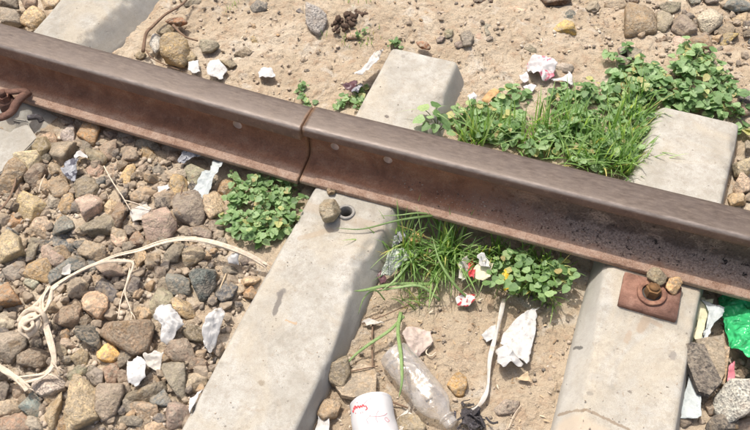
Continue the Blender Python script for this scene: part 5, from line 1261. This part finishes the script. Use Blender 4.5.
# ------------------------------------------------------------------ litter
def scrap(px, z, amp, mat, label, name='paper_scrap', cat='litter', group=None, crop=None, tilt=(0, 0), s=0, creases=7, rings=9, parent=None, ploc=None, lift=None, puff=0.):
    """a thin creased sheet cut to an outline; lies at height z"""
    ox, oy, k = crop or (0, 0, 1); px = [(ox+x/k, oy+y/k) for x, y in px]
    W = np.array([at(x, y, z)[:2] for x, y in px]); c = W.mean(0)
    B = []
    n = len(W)
    for i in range(n):
        a, b = W[i]-c, W[(i+1) % n]-c; m_ = max(2, int(np.hypot(*(b-a))/.0022))
        for j in range(m_): B.append(a+(b-a)*j/m_)
    B = np.array(B); nb = len(B); r = np.random.default_rng(s+77)
    R = np.hypot(B[:, 0], B[:, 1]).mean(); rings = max(rings, int(R/.0022))
    V = [np.zeros(2)]+[B[i]*(q/rings) for q in range(1, rings+1) for i in range(nb)]
    V = np.array(V); edge = np.hypot(V[:, 0], V[:, 1])/R
    V = V+np.stack([fbm(np.c_[V*90, np.zeros(len(V))]+s, 2, 3), fbm(np.c_[V*90, np.ones(len(V))*9]+s, 2, 4)], 1)*.0009
    V = V+np.stack([fbm(np.c_[V*170, np.zeros(len(V))]+s, 2, 13), fbm(np.c_[V*170, np.ones(len(V))*9]+s, 2, 14)], 1)*.0022*(edge**3)[:, None]
    h = np.zeros(len(V)); tot = 0
    for _ in range(creases):
        a = r.uniform(0, math.pi); d = V@np.array([math.cos(a), math.sin(a)]); wt = r.uniform(.4, 1.)
        h += wt*(np.abs(d-r.uniform(-.7, .7)*R)/R)*r.choice([-1, 1]); tot += wt
    h = h/max(1e-6, np.abs(h-h.mean()).max())*amp*1.15
    q1 = 1-np.abs(fbm(np.c_[V*55, np.zeros(len(V))]+s*3.1, 3, s+5)); h += (q1-.7)*min(amp, .014)*1.1; h -= h.min()
    h += .0009*fbm(np.c_[V*220, np.zeros(len(V))], 2, s)*(amp > .001)
    h += puff*np.sqrt(np.clip(1-edge**2, 0, 1))
    h += V@np.array(tilt)
    T = np.c_[V, h+.0004]; 
    F = [(0, 1+i, 1+(i+1) % nb) for i in range(nb)]
    for q in range(rings-1):
        a = 1+q*nb; b_ = a+nb
        F += [(a+i, b_+i, b_+(i+1) % nb, a+(i+1) % nb) for i in range(nb)]
    N0 = len(T); Bt = T.copy(); Bt[:, 2] -= .0005
    F2 = [tuple(i+N0 for i in f)[::-1] for f in F]; a = 1+(rings-1)*nb
    FS = [(a+i, a+N0+i, a+N0+(i+1) % nb, a+(i+1) % nb) for i in range(nb)]
    loc = (c[0], c[1], z)
    if parent is not None: loc = tuple(np.array(loc)-ploc)
    o = obj(name, np.vstack([T, Bt]), F+F2+FS, M[mat], parent, True, loc)
    if parent is None: tag(o, label, cat, group)
    return o
PG = 'white paper and plastic scraps in the ballast'
scrap([(155,322),(160,308),(172,307),(187,330),(176,339),(168,345),(161,344),(164,330)], -.022, .016, 'paper', 'crumpled white paper right of the layered boulder', crop=None, s=1, creases=11, group=PG)
scrap([(214,318),(222,314),(227,317),(223,330),(217,344),(210,356),(206,352),(205,338),(209,326)], -.022, .012, 'paper', 'rolled-up white paper between rough brown stones and the middle sleeper', s=2, creases=8, puff=.008, group=PG)
scrap([(127,362),(140,357),(148,365),(147,380),(138,389),(130,386)], -.018, .006, 'paper', 'bright white flat chip below the layered boulder', s=3, creases=4, puff=.006, group=PG)
scrap([(189,408),(190,398),(199,393),(196,402),(190,412)], -.02, .003, 'paper', 'white scrap peeping out at the left flank of the middle sleeper', s=4, group=PG)
scrap([(144,358),(158,354),(166,360),(160,372),(148,368)], -.026, .012, 'paper_dirty', 'greyish crumpled tissue right of the bright white chip', s=5, creases=10, group=PG)
scrap([(130,210),(146,205),(152,210),(147,220),(132,221)], -.022, .004, 'paper_dirty', 'cream paper scrap under the straw tip', s=6, creases=5, group=PG)
scrap([(75,157),(80,152),(89,156),(87,160),(80,158),(76,161)], -.018, .003, 'paper', 'torn white scrap below the pale grey angular stone', s=7, group=PG)
scrap([(227,258),(236,254),(241,260),(239,267),(229,266)], -.022, .008, 'paper', 'small white lump under the right end of the strap', s=8, puff=.006, group=PG)
scrap([(158,188),(168,185),(171,190),(164,194),(158,193)], -.028, .003, 'paper', 'small white scrap above the dusty boulder', s=9, group=PG)
scrap([(64,270),(70,266),(72,274),(66,277),(62,274)], -.012, .004, 'paper_dirty', 'whitish flake left of the strap on a speckled stone', s=10, group=PG)
scrap([(62,172),(66,165),(74,162),(82,167),(79,176),(72,184),(66,179)], -.020, .014, 'foil', 'crumpled grey foil among the upper left ballast', name='foil_wrapper', s=11, creases=11, group='foil wrappers')
scrap([(177,161),(184,154),(196,151),(205,154),(203,158),(192,160),(183,163)], -.018, .008, 'foil', 'silver foil wrapper pushed under the left rail foot', name='foil_wrapper', s=12, creases=9, tilt=(0, .2), group='foil wrappers')
scrap([(193,193),(203,175),(211,174),(214,160),(226,164),(222,170),(214,182),(209,196),(206,200)], -.016, .007, 'pale_strip', 'pale plastic strip sticking out from under the left rail foot', name='plastic_strip', s=13, creases=5, tilt=(0, .1))
scrap([(189,62),(198,61),(200,72),(194,74),(188,71)], -.042, .003, 'paper', 'left of the white scraps behind the left rail', group='white scraps behind the left rail', s=14)
scrap([(211,64),(219,62),(227,70),(222,80),(208,77),(207,70)], -.042, .006, 'paper', 'wider white scrap behind the left rail, middle of three', group='white scraps behind the left rail', s=15)
scrap([(258,73),(264,67),(271,70),(276,79),(268,81),(260,80)], -.044, .007, 'paper', 'crumpled white scrap behind the left rail, right of three', group='white scraps behind the left rail', s=16, creases=9)
w8 = empty('candy_wrapper', tuple(at(366, 74, -.045)), 'torn white and dark purple wrapper leaning on the far left flank of the middle sleeper', 'wrapper'); o8 = np.array(w8.location)
scrap([(353,76),(366,66),(378,56),(383,56),(379,68),(370,78),(362,84),(356,82)], -.028, .014, 'paper', None, name='white_part', s=17, creases=9, parent=w8, ploc=o8)
scrap([(341,88),(348,86),(354,80),(358,84),(354,94),(346,93)], -.036, .010, 'purple', None, name='purple_part', s=18, creases=6, parent=w8, ploc=o8)
scrap([(352,88),(360,84),(364,88),(358,96),(352,95)], -.038, .008, 'foil', None, name='silver_part', s=19, creases=6, parent=w8, ploc=o8)
w9 = empty('crumpled_wrapper', tuple(at(545, 74, -.035)), 'crumpled white wrapper with pink print on the sand behind the weeds', 'wrapper'); o9 = np.array(w9.location)
scrap([(526,68),(536,60),(548,62),(555,72),(553,80),(543,84),(536,78),(532,80),(528,74)], -.032, .011, 'rosy', None, name='wrapper_body', s=20, creases=11, parent=w9, ploc=o9)
scrap([(552,80),(562,78),(570,75),(573,84),(571,88),(565,82),(554,83)], -.028, .004, 'paper', None, name='wrapper_tail', s=21, parent=w9, ploc=o9)
scrap([(518,78),(526,74),(529,80),(524,84)], -.03, .004, 'rosy', None, name='torn_flap', s=22, parent=w9, ploc=o9)
scrap([(523,89),(531,85),(536,88),(532,92),(525,93)], -.036, .004, 'rosy', None, name='torn_flap', s=23, parent=w9, ploc=o9)
scrap([(466,98),(472,95),(477,99),(474,104),(470,106)], -.028, .006, 'rosy', 'little pink and white wrapper at the far right flank of the middle sleeper', name='crumpled_wrapper', cat='wrapper', s=24)
scrap([(482,100),(494,91),(502,92),(496,98),(488,104)], -.03, .006, 'orange', 'curled dead leaf behind the upright grass tuft', name='dead_leaf', cat='leaf', s=25)
scrap([(392,250),(393,238),(400,233),(408,232),(407,240),(400,245)], -.045, .010, 'foil', 'blue grey foil bit under the rail beside the middle sleeper', name='foil_wrapper', s=26, creases=8, group='foil wrappers')
scrap([(406,240),(416,234),(425,238),(420,244),(410,246)], -.048, .008, 'orange', 'orange dead leaf under the rail in front of the grass', name='dead_leaf', cat='leaf', s=27)
wg = empty('snack_wrapper', tuple(at(396, 268, -.06)), 'grey green silvery snack wrapper between the middle sleeper and the grass', 'wrapper'); og = np.array(wg.location)
scrap([(380,277),(388,262),(398,254),(412,251),(419,254),(412,264),(402,271),(390,277)], -.052, .014, 'foil_green', None, name='wrapper_body', s=28, creases=9, parent=wg, ploc=og, puff=.008)
scrap([(376,274),(381,270),(384,276),(388,282),(383,286),(379,280)], -.056, .006, 'purple', None, name='red_end', s=29, parent=wg, ploc=og)
scrap([(458,268),(466,260),(471,264),(470,276),(463,284),(459,280)], -.05, .008, 'paper_dirty', 'dirty white scrap in the grass left of the cream carton', s=30)
scrap([(468,262),(473,259),(475,272),(473,282),(468,280)], -.048, .006, 'red', 'dark red strip between the white scrap and the cream carton', name='wrapper_strip', cat='litter', s=31)
scrap([(456,300),(464,294),(474,294),(475,303),(466,307),(457,306)], -.060, .006, 'redwhite', 'red and white wrapper in front of the grass', name='crumpled_wrapper', cat='wrapper', s=32, creases=8)
cc = empty('torn_carton', tuple(at(484, 268, -.06)), 'torn cream carton with a white flap in the grass', 'carton'); oc = np.array(cc.location)
scrap([(474,268),(480,263),(492,268),(490,278),(482,280),(474,276)], -.038, .004, 'cream', None, name='panel', s=33, creases=3, tilt=(.2, .3), parent=cc, ploc=oc)
scrap([(478,257),(483,256),(491,265),(491,269),(480,265)], -.022, .003, 'paper', None, name='flap', s=34, creases=2, tilt=(0, .5), parent=cc, ploc=oc)
scrap([(501,276),(506,272),(512,282),(511,289),(504,290)], -.036, .006, 'yellow', 'yellow plastic scrap among the clover leaves', name='plastic_scrap', s=35)
ws = empty('torn_sheet', tuple(at(512, 345, -.07)), 'torn white plastic sheet with a long curling tail on the sand', 'plastic sheet'); os_ = np.array(ws.location)
scrap([(516,321),(533,309),(536,312),(535,335),(529,360),(526,367),(510,356),(500,345),(503,333)], -.064, .008, 'paper', None, name='sheet', s=36, creases=4, parent=ws, ploc=os_, tilt=(.05, .05))
scrap([(495,350),(503,345),(512,356),(524,366),(520,370),(510,368),(501,373),(497,366)], -.060, .014, 'paper', None, name='folded_edge', s=37, creases=7, parent=ws, ploc=os_)
scrap([(481,337),(492,326),(496,324),(496,340),(486,342)], -.066, .005, 'paper', None, name='torn_corner', s=38, creases=4, parent=ws, ploc=os_)
P = catmull([at(*p)-os_ for p in [(504,299,-.05),(500,318,-.045),(496,335,-.05),(490,358,-.055),(488,385,-.062),(484,398,-.06),(476,408,-.062),(463,412,-.064)]], 7)
tt = np.linspace(0, 1, len(P)); V, F = sweep(P, .0036+.0010*np.sin(tt*20), .0009, 8, roll=.4*np.sin(tt*9)); obj('tail', V, F, M['paper_dirty'], ws)
scrap([(516,378),(527,374),(534,384),(528,382),(518,380)], -.066, .004, 'dry', 'curled tan flake below the torn white sheet', name='bark_flake', cat='flake', s=39)
scrap([(402,338),(412,328),(430,334),(434,344),(424,352),(418,358),(408,350)], -.070, .008, 'film', 'faded pinkish paper partly buried above the bottle', s=40, name='paper_scrap', creases=7)
scrap([(362,322),(370,320),(384,323),(374,327),(366,326)], -.066, .004, 'paper_dirty', 'thin grey white scrap on the sand beside the middle sleeper', s=61)
scrap([(318,420),(320,415),(330,417),(330,434),(322,438),(316,432)], -.066, .006, 'paper', 'white paper corner at the bottom beside the middle sleeper', s=41)
scrap([(395,420),(408,410),(418,425),(414,440),(396,440)], -.068, .006, 'paper_dirty', 'dirty pale paper between the cup and the bottle neck', s=42)
for i, (px, lab) in enumerate([([(455,405),(468,402),(480,410),(492,414),(494,422),(486,432),(470,440),(458,432)], 'charred black plastic tangle at the bottle neck')]):
    rr2 = random.Random(3); tg = empty('charred_tangle', tuple(at(474, 418, -.068)), lab, 'burnt plastic'); ot = np.array(tg.location)
    parts = []
    for k in range(24):
        a = at(rr2.uniform(458, 486), rr2.uniform(404, 434), -.066+rr2.uniform(0, .010)); b = a+np.array([rr2.uniform(-.014, .014), rr2.uniform(-.014, .014), rr2.uniform(-.006, .006)])
        c_ = b+np.array([rr2.uniform(-.014, .014), rr2.uniform(-.014, .014), rr2.uniform(-.006, .006)])
        parts.append(sweep(catmull([a-ot, b-ot, c_-ot], 5), rr2.uniform(.0012, .0034), .0007, 6, roll=rr2.uniform(-1.2, 1.2)))
    V, F = merge(parts); tag(obj('curled_strips', V, F, M['black'], tg), kind='stuff')
    scrap([(460,410),(478,412),(484,424),(474,432),(462,426)], -.070, .006, 'black', None, name='melted_base', parent=tg, ploc=ot, s=43, creases=9)
scrap([(694,305),(703,300),(711,303),(708,312),(705,325),(700,342),(693,340),(697,322)], -.040, .006, 'cream', 'cream torn card beside the right sleeper', name='torn_card', cat='card', s=44, tilt=(0, .1))
scrap([(702,300),(712,306),(724,309),(722,318),(712,326),(707,342),(702,341),(706,322),(708,312)], -.030, .006, 'pale_strip', 'white plastic strip left of the green bag', name='plastic_strip', s=45)
scrap([(688,376),(692,374),(698,398),(700,420),(688,420),(679,418),(684,396)], -.044, .006, 'pale_strip', 'long white plastic strip along the near right flank of the right sleeper', name='plastic_strip', s=46, creases=5)
scrap([(727,364),(733,366),(735,377),(732,386),(727,384)], -.03, .006, 'pink', 'bright pink plastic bit behind the light granite stone', name='plastic_scrap', s=47)
scrap([(716,303),(727,296),(762,302),(795,330),(795,410),(760,402),(743,390),(733,374),(723,360),(719,330)], -.066, .034, 'green_bag', 'shiny green plastic bag at the right edge below the rail', name='plastic_bag', cat='plastic bag', s=48, creases=15, puff=.018)

# plastic bottle
def lathe_noise(prof, axis_a, axis_b, n, dent, seed):
    a = np.array(axis_a, float); b = np.array(axis_b, float); ax = (b-a); Ln = np.linalg.norm(ax); ax /= Ln
    u = np.cross(ax, [0, 0, 1.]); u /= np.linalg.norm(u); v = np.cross(u, ax)
    V = []
    for t, r in prof:
        for k in range(n):
            th = 2*math.pi*k/n
            d = 1+dent*float(0)
            V.append((t*Ln, th, r))
    V = np.array(V); cth, sth = np.cos(V[:, 1]), np.sin(V[:, 1])
    nn = fbm(np.c_[V[:, 0]*22, cth*1.3, sth*1.3]+seed, 3, seed)
    rr = V[:, 2]*(1+dent*nn)
    P = a+np.outer(V[:, 0], ax)+(rr*cth)[:, None]*u+(rr*sth)[:, None]*v*.92
    return P, grid_faces(len(prof), n, True)
ba, bb = at(392, 351, -.045), at(449, 421, -.050)
bt = empty('plastic_bottle', tuple(at(420, 385, -.07)), 'empty clear plastic bottle lying crumpled on the sand', 'bottle'); ob = np.array(bt.location)
R0 = .0285
prof = [(0, .004), (.0, R0*.5), (.012, R0*.78), (.03, R0*.93), (.06, R0)]+[(t, R0*(1+.012*math.sin(t*60))) for t in np.linspace(.09, .70, 40)]+[(.74, R0*.985), (.79, R0*.92), (.84, R0*.78), (.885, R0*.6), (.92, R0*.45), (.95, R0*.40)]
V, F = lathe_noise(prof, ba-ob, bb-ob, 48, .11, 4)
obj('body', V, F, M['clear'], bt)
prof = [(.945, .0125), (.955, .0148), (.965, .0148), (.97, .0118), (1.0, .0118), (1.05, .0118), (1.055, .0105), (1.0, .0105)]
V, F = lathe_noise(prof, ba-ob, bb-ob, 32, .0, 4); obj('neck', V, F, M['clear'], bt)

# white cup with red script
ca, cbb = at(370, 402, -.050), at(379, 446, -.044)
cup = empty('paper_cup', tuple(at(372, 415, -.07)), 'white disposable cup with red script lying in the sand at the bottom', 'cup'); oc2 = np.array(cup.location)
prof = [(0, .002), (0., .031), (.0, .0335), (.02, .0350), (.05, .0350), (.07, .0342)]+[(t, .0342+.0035*t) for t in np.linspace(.1, 1., 14)]
V, F = lathe_noise(prof, ca-oc2, cbb-oc2, 56, .09, 9); obj('cup_wall', V, F, M['cup'], cup)
def cup_pt(t, th, r):      # a point on the cup wall
    a = ca-oc2; b = cbb-oc2; ax = b-a; Ln = np.linalg.norm(ax); ax = ax/Ln; u = np.cross(ax, [0, 0, 1.]); u /= np.linalg.norm(u); v = np.cross(u, ax)
    nn = fbm(np.array([[t*Ln*22, math.cos(th)*1.3, math.sin(th)*1.3]])+9, 3, 9)[0]; rr = (r)*(1+.09*nn)
    return a+ax*t*Ln+rr*math.cos(th)*u+rr*math.sin(th)*v*.92
def ink(pts, wd, mat='red', name='red_script'):
    P = catmull([cup_pt(t, th, .0342+.0035*t+.0003) for t, th in pts], 5); V, F = sweep(P, wd, .0003, 6); return V, F
up_ = math.pi/2
def sgn(k): return up_+k
S = [[(.36, .62), (.30, .55), (.34, .50), (.30, .44), (.34, .40), (.28, .34), (.32, .28)], [(.32, .28), (.26, .22), (.24, .14), (.30, .12), (.28, .2)], [(.34, .66), (.42, .70), (.44, .62)],
     [(.24, .05), (.30, .04), (.33, -.02), (.28, -.05)], [(.46, .50), (.465, .48)], [(.46, .42), (.465, .40)], [(.40, .16), (.405, .14)], [(.20, .34), (.205, .32)]]
M_ = merge([ink([(t-.06, up_+th*1.15-1.05) for t, th in q], .0011) for q in S]); obj('red_script', M_[0], M_[1], M['red'], cup)
S2 = [[(.50, .5), (.56, .3), (.58, .0), (.54, -.35)], [(.66, .55), (.6, .4), (.64, .3), (.70, .42), (.66, .55)], [(.45, .1), (.5, .0), (.62, -.1), (.72, -.05)], [(.52, -.3), (.6, -.5), (.7, -.45)], [(.16, -.15), (.2, -.4), (.3, -.6)]]
M_ = merge([ink([(t, up_+th+.15) for t, th in q], .00035) for q in S2]); obj('pink_outline', M_[0], M_[1], M['pink'], cup)

# fibre strap
stp = empty('fibre_strap', tuple(at(50, 300, -.03)), 'long pale dried fibre strap with a knot, arched over the ballast', 'strap'); so = np.array(stp.location)
def strand(pts, w0, th, name='strand', mat='fibre', parent=stp, o=so, rl=None, taper=0, seed=0, split=False):
    P = catmull([at(*p)-o for p in pts], 9); t = np.linspace(0, 1, len(P))
    w_ = w0*(1+.22*fbm(np.c_[t*9+seed, t*0, t*0], 3, seed))
    if taper: w_ = w_*np.clip(1.15-t**2, .25, 1)
    roll = (rl if rl is not None else .5)*np.sin(t*7+seed)
    parts = [sweep(P, w_, th, 12, roll)]
    if split:
        off = np.cross(np.gradient(P, axis=0), [0, 0, 1.]); off /= np.linalg.norm(off, axis=1)[:, None]+1e-9
        parts.append(sweep(P+off*(w_*.75)[:, None]*np.sin(t*5)[:, None]+[0, 0, th*.9], w_*.38, th*.7, 8, roll))
        parts.append(sweep(P-off*(w_*.7)[:, None]*np.cos(t*4)[:, None]+[0, 0, th*.7], w_*.30, th*.6, 8, roll))
    V, F = merge(parts); return obj(name, V, F, M[mat], parent)
strand([(267,266,-.016),(250,256,-.004),(228,247,.004),(205,241,.008),(182,239,.012),(160,243,.012),(140,250,.010),(115,256,.010),(92,266,.008),(72,276,.008),(56,286,.010),(44,297,.012),(36,309,.012),(30,317,.012)], .0050, .0010, seed=1, split=True)
strand([(58,284,.014),(72,275,.014),(88,267,.012),(104,262,.012),(120,261,.013),(133,263,.014),(129,277,.008),(125,292,.0),(130,308,-.006),(132,319,-.010)], .0030, .0012, seed=2, taper=1)
strand([(130,268,.010),(126,284,.004),(121,300,-.002),(118,318,-.010)], .0012, .0007, seed=3)
strand([(49,286,.018),(42,300,.016),(44,318,.012),(49,336,.008),(53,352,.004),(54,362,.0),(50,370,-.002),(38,378,-.004),(22,382,-.002)], .0048, .0011, seed=4, split=True)
strand([(52,358,.004),(56,366,.0),(58,372,-.006)], .0014, .0009, seed=5)
strand([(-22,352,.004),(-4,364,.006),(10,374,.004),(22,383,.002),(28,390,-.002)], .0050, .0011, seed=6, split=True)
strand([(18,377,.004),(36,375,.0),(50,374,-.004),(58,377,-.008)], .0022, .0012, seed=7, taper=1)
# knot
kc = [(46,296,.014),(36,306,.014),(27,316,.016),(21,324,.014),(21,331,.010),(27,335,.010),(34,331,.018),(38,322,.024),(34,315,.028),(27,318,.028),(24,325,.024),(28,330,.022),(33,326,.026),(31,320,.030)]
strand(kc, .0050, .0030, name='knot', seed=8, rl=1.)
strand([(18,321,.010),(26,312,.022),(36,309,.030),(43,314,.026),(46,322,.014),(42,329,.008)], .0044, .0026, name='knot', seed=9, rl=.8)
strand([(30,338,.006),(22,332,.016),(26,322,.030),(36,318,.030),(44,312,.020),(50,300,.014),(52,290,.014)], .0038, .0024, name='knot', seed=10, rl=1.)
for i, (x0, y0, x1, y1, z) in enumerate([(10,373,22,390,.0),(22,381,31,392,.0),(52,362,60,376,.0),(50,366,66,372,-.004),(28,388,36,394,-.004),(262,263,274,270,-.014),(258,262,268,272,-.016),(131,312,136,324,-.01),(48,374,62,382,-.004)]):
    V, F = sweep(catmull([at(x0, y0, z+.003)-so, at((x0+x1)/2+1, (y0+y1)/2-1, z+.004)-so, at(x1, y1, z-.006)-so], 5), .0009, .0005, 6); obj('frayed_end', V, F, M['fibre'], stp)

# straws, sticks and twigs
def stick(pts, r0, r1, mat, label, name='dry_stick', cat='stick', group=None, flat=1.):
    P0 = at(*pts[0]); P = catmull([at(*p)-P0 for p in pts], 6); n_ = len(P); w_ = np.linspace(r0, r1, n_)
    w_ = w_*(1+.15*fbm(np.c_[np.arange(n_)*.6, np.zeros(n_), np.zeros(n_)], 2, int(pts[0][0])))
    V, F = sweep(P, w_, w_*flat, 8); o = obj(name, V, F, M[mat], None, True, P0); tag(o, label, cat, group); return o
sg = 'straws and stalks'
stick([(104,166,-.004),(112,181,-.002),(122,196,-.004),(131,211,-.012)], .0014, .0010, 'fibre', 'long pale straw lying across the upper ballast', 'straw', 'straw', sg)
stick([(124,200,-.006),(138,204,-.006),(152,210,-.012)], .0011, .0009, 'fibre', 'short pale straw meeting the long one at its lower end', 'straw', 'straw', sg)
stick([(183,185,-.012),(180,197,-.012),(174,212,-.018)], .0013, .0009, 'twig', 'thin brown stalk on the orange earthy lump', 'stalk', 'stalk', sg)
stick([(-4,214,-.006),(8,200,-.004),(14,186,-.008),(16,176,-.014)], .0028, .0018, 'twig', 'leathery brown strip at the left edge below the sleeper', 'bark_strip', 'bark', None, .4)
stick([(39,192,-.010),(41,184,-.008),(45,175,-.014)], .0012, .0010, 'fibre', 'tiny tan straw between purplish slab and rough tan lump', 'straw', 'straw', sg)
stick([(143,52,-.03),(146,34,-.012),(153,26,-.008),(166,14,-.006),(180,6,-.01),(190,-4,-.014)], .0042, .0028, 'gbk' if False else 'twig', 'curved grey brown root along the right flank of the left sleeper', 'dry_root', 'root', None, .8)
stick([(173,25,-.018),(184,36,-.026),(198,41,-.036)], .0034, .0020, 'twig', 'short dry stick slanting from the rust red shard to the sand', 'dry_stick', 'stick', None, .8)
stick([(146,50,-.03),(152,58,-.036),(168,66,-.042),(180,70,-.046)], .0016, .0010, 'twig', 'thin curved twig at the base of the large orange stone behind the rail', 'twig', 'twig', None)
stick([(373,318,-.066),(372,345,-.062),(373,372,-.060),(374,388,-.064)], .0016, .0012, 'twig', 'upright thin brown twig left of the bottle', 'twig', 'twig')
stick([(348,372,-.052),(362,369,-.050),(378,366,-.055)], .0014, .0010, 'twig', 'short twig across the broken pale slab', 'twig', 'twig')
stick([(374,396,-.064),(392,402,-.064),(408,408,-.066)], .0024, .0016, 'twig', 'brown stick lying between the cup and the bottle', 'dry_stick', 'stick')
stick([(362,324,-.066),(385,315,-.060),(412,303,-.060)], .0013, .0009, 'twig', 'thin brown stem running from the sand up to the grass', 'twig', 'twig')
stick([(226,274,-.024),(221,286,-.022),(216,300,-.028)], .0016, .0010, 'dry', 'thin dry stalk right of the dark speckled stone', 'stalk', 'stalk', sg)
stick([(508,429,-.068),(514,415,-.066),(521,405,-.068)], .0009, .0006, 'fibre', 'thin bent straw right of the dark oval stone', 'straw', 'straw', sg)
stick([(432,343,-.068),(426,352,-.066),(431,356,-.066),(436,352,-.066)], .0014, .0010, 'fibre', 'little hooked stalk above the bottle', 'straw', 'straw', sg)
stick([(400,368,-.05),(404,378,-.05)], .0008, .0006, 'twig', 'tiny twig behind the green blade', 'twig', 'twig') if False else None

V, F = flakes(0, [(bed_px, -.04, 260), ([(140, -30), (790, -30), (790, 210), (600, 185), (140, 60)], -.04, 520), ([(350, 200), (620, 265), (560, 450), (280, 450), (345, 340)], -.07, 260), ([(690, 290), (790, 290), (790, 450), (670, 450)], -.06, 90)], 5)
tag(obj('dry_plant_litter', V, F, mat_crumb('dry_litter', [(0, (.14, .09, .055)), (.4, (.34, .24, .14)), (.8, (.52, .41, .27)), (1, (.62, .54, .42))])), 'tiny dry leaf and straw fragments scattered on the soil', 'plant litter', kind='stuff')
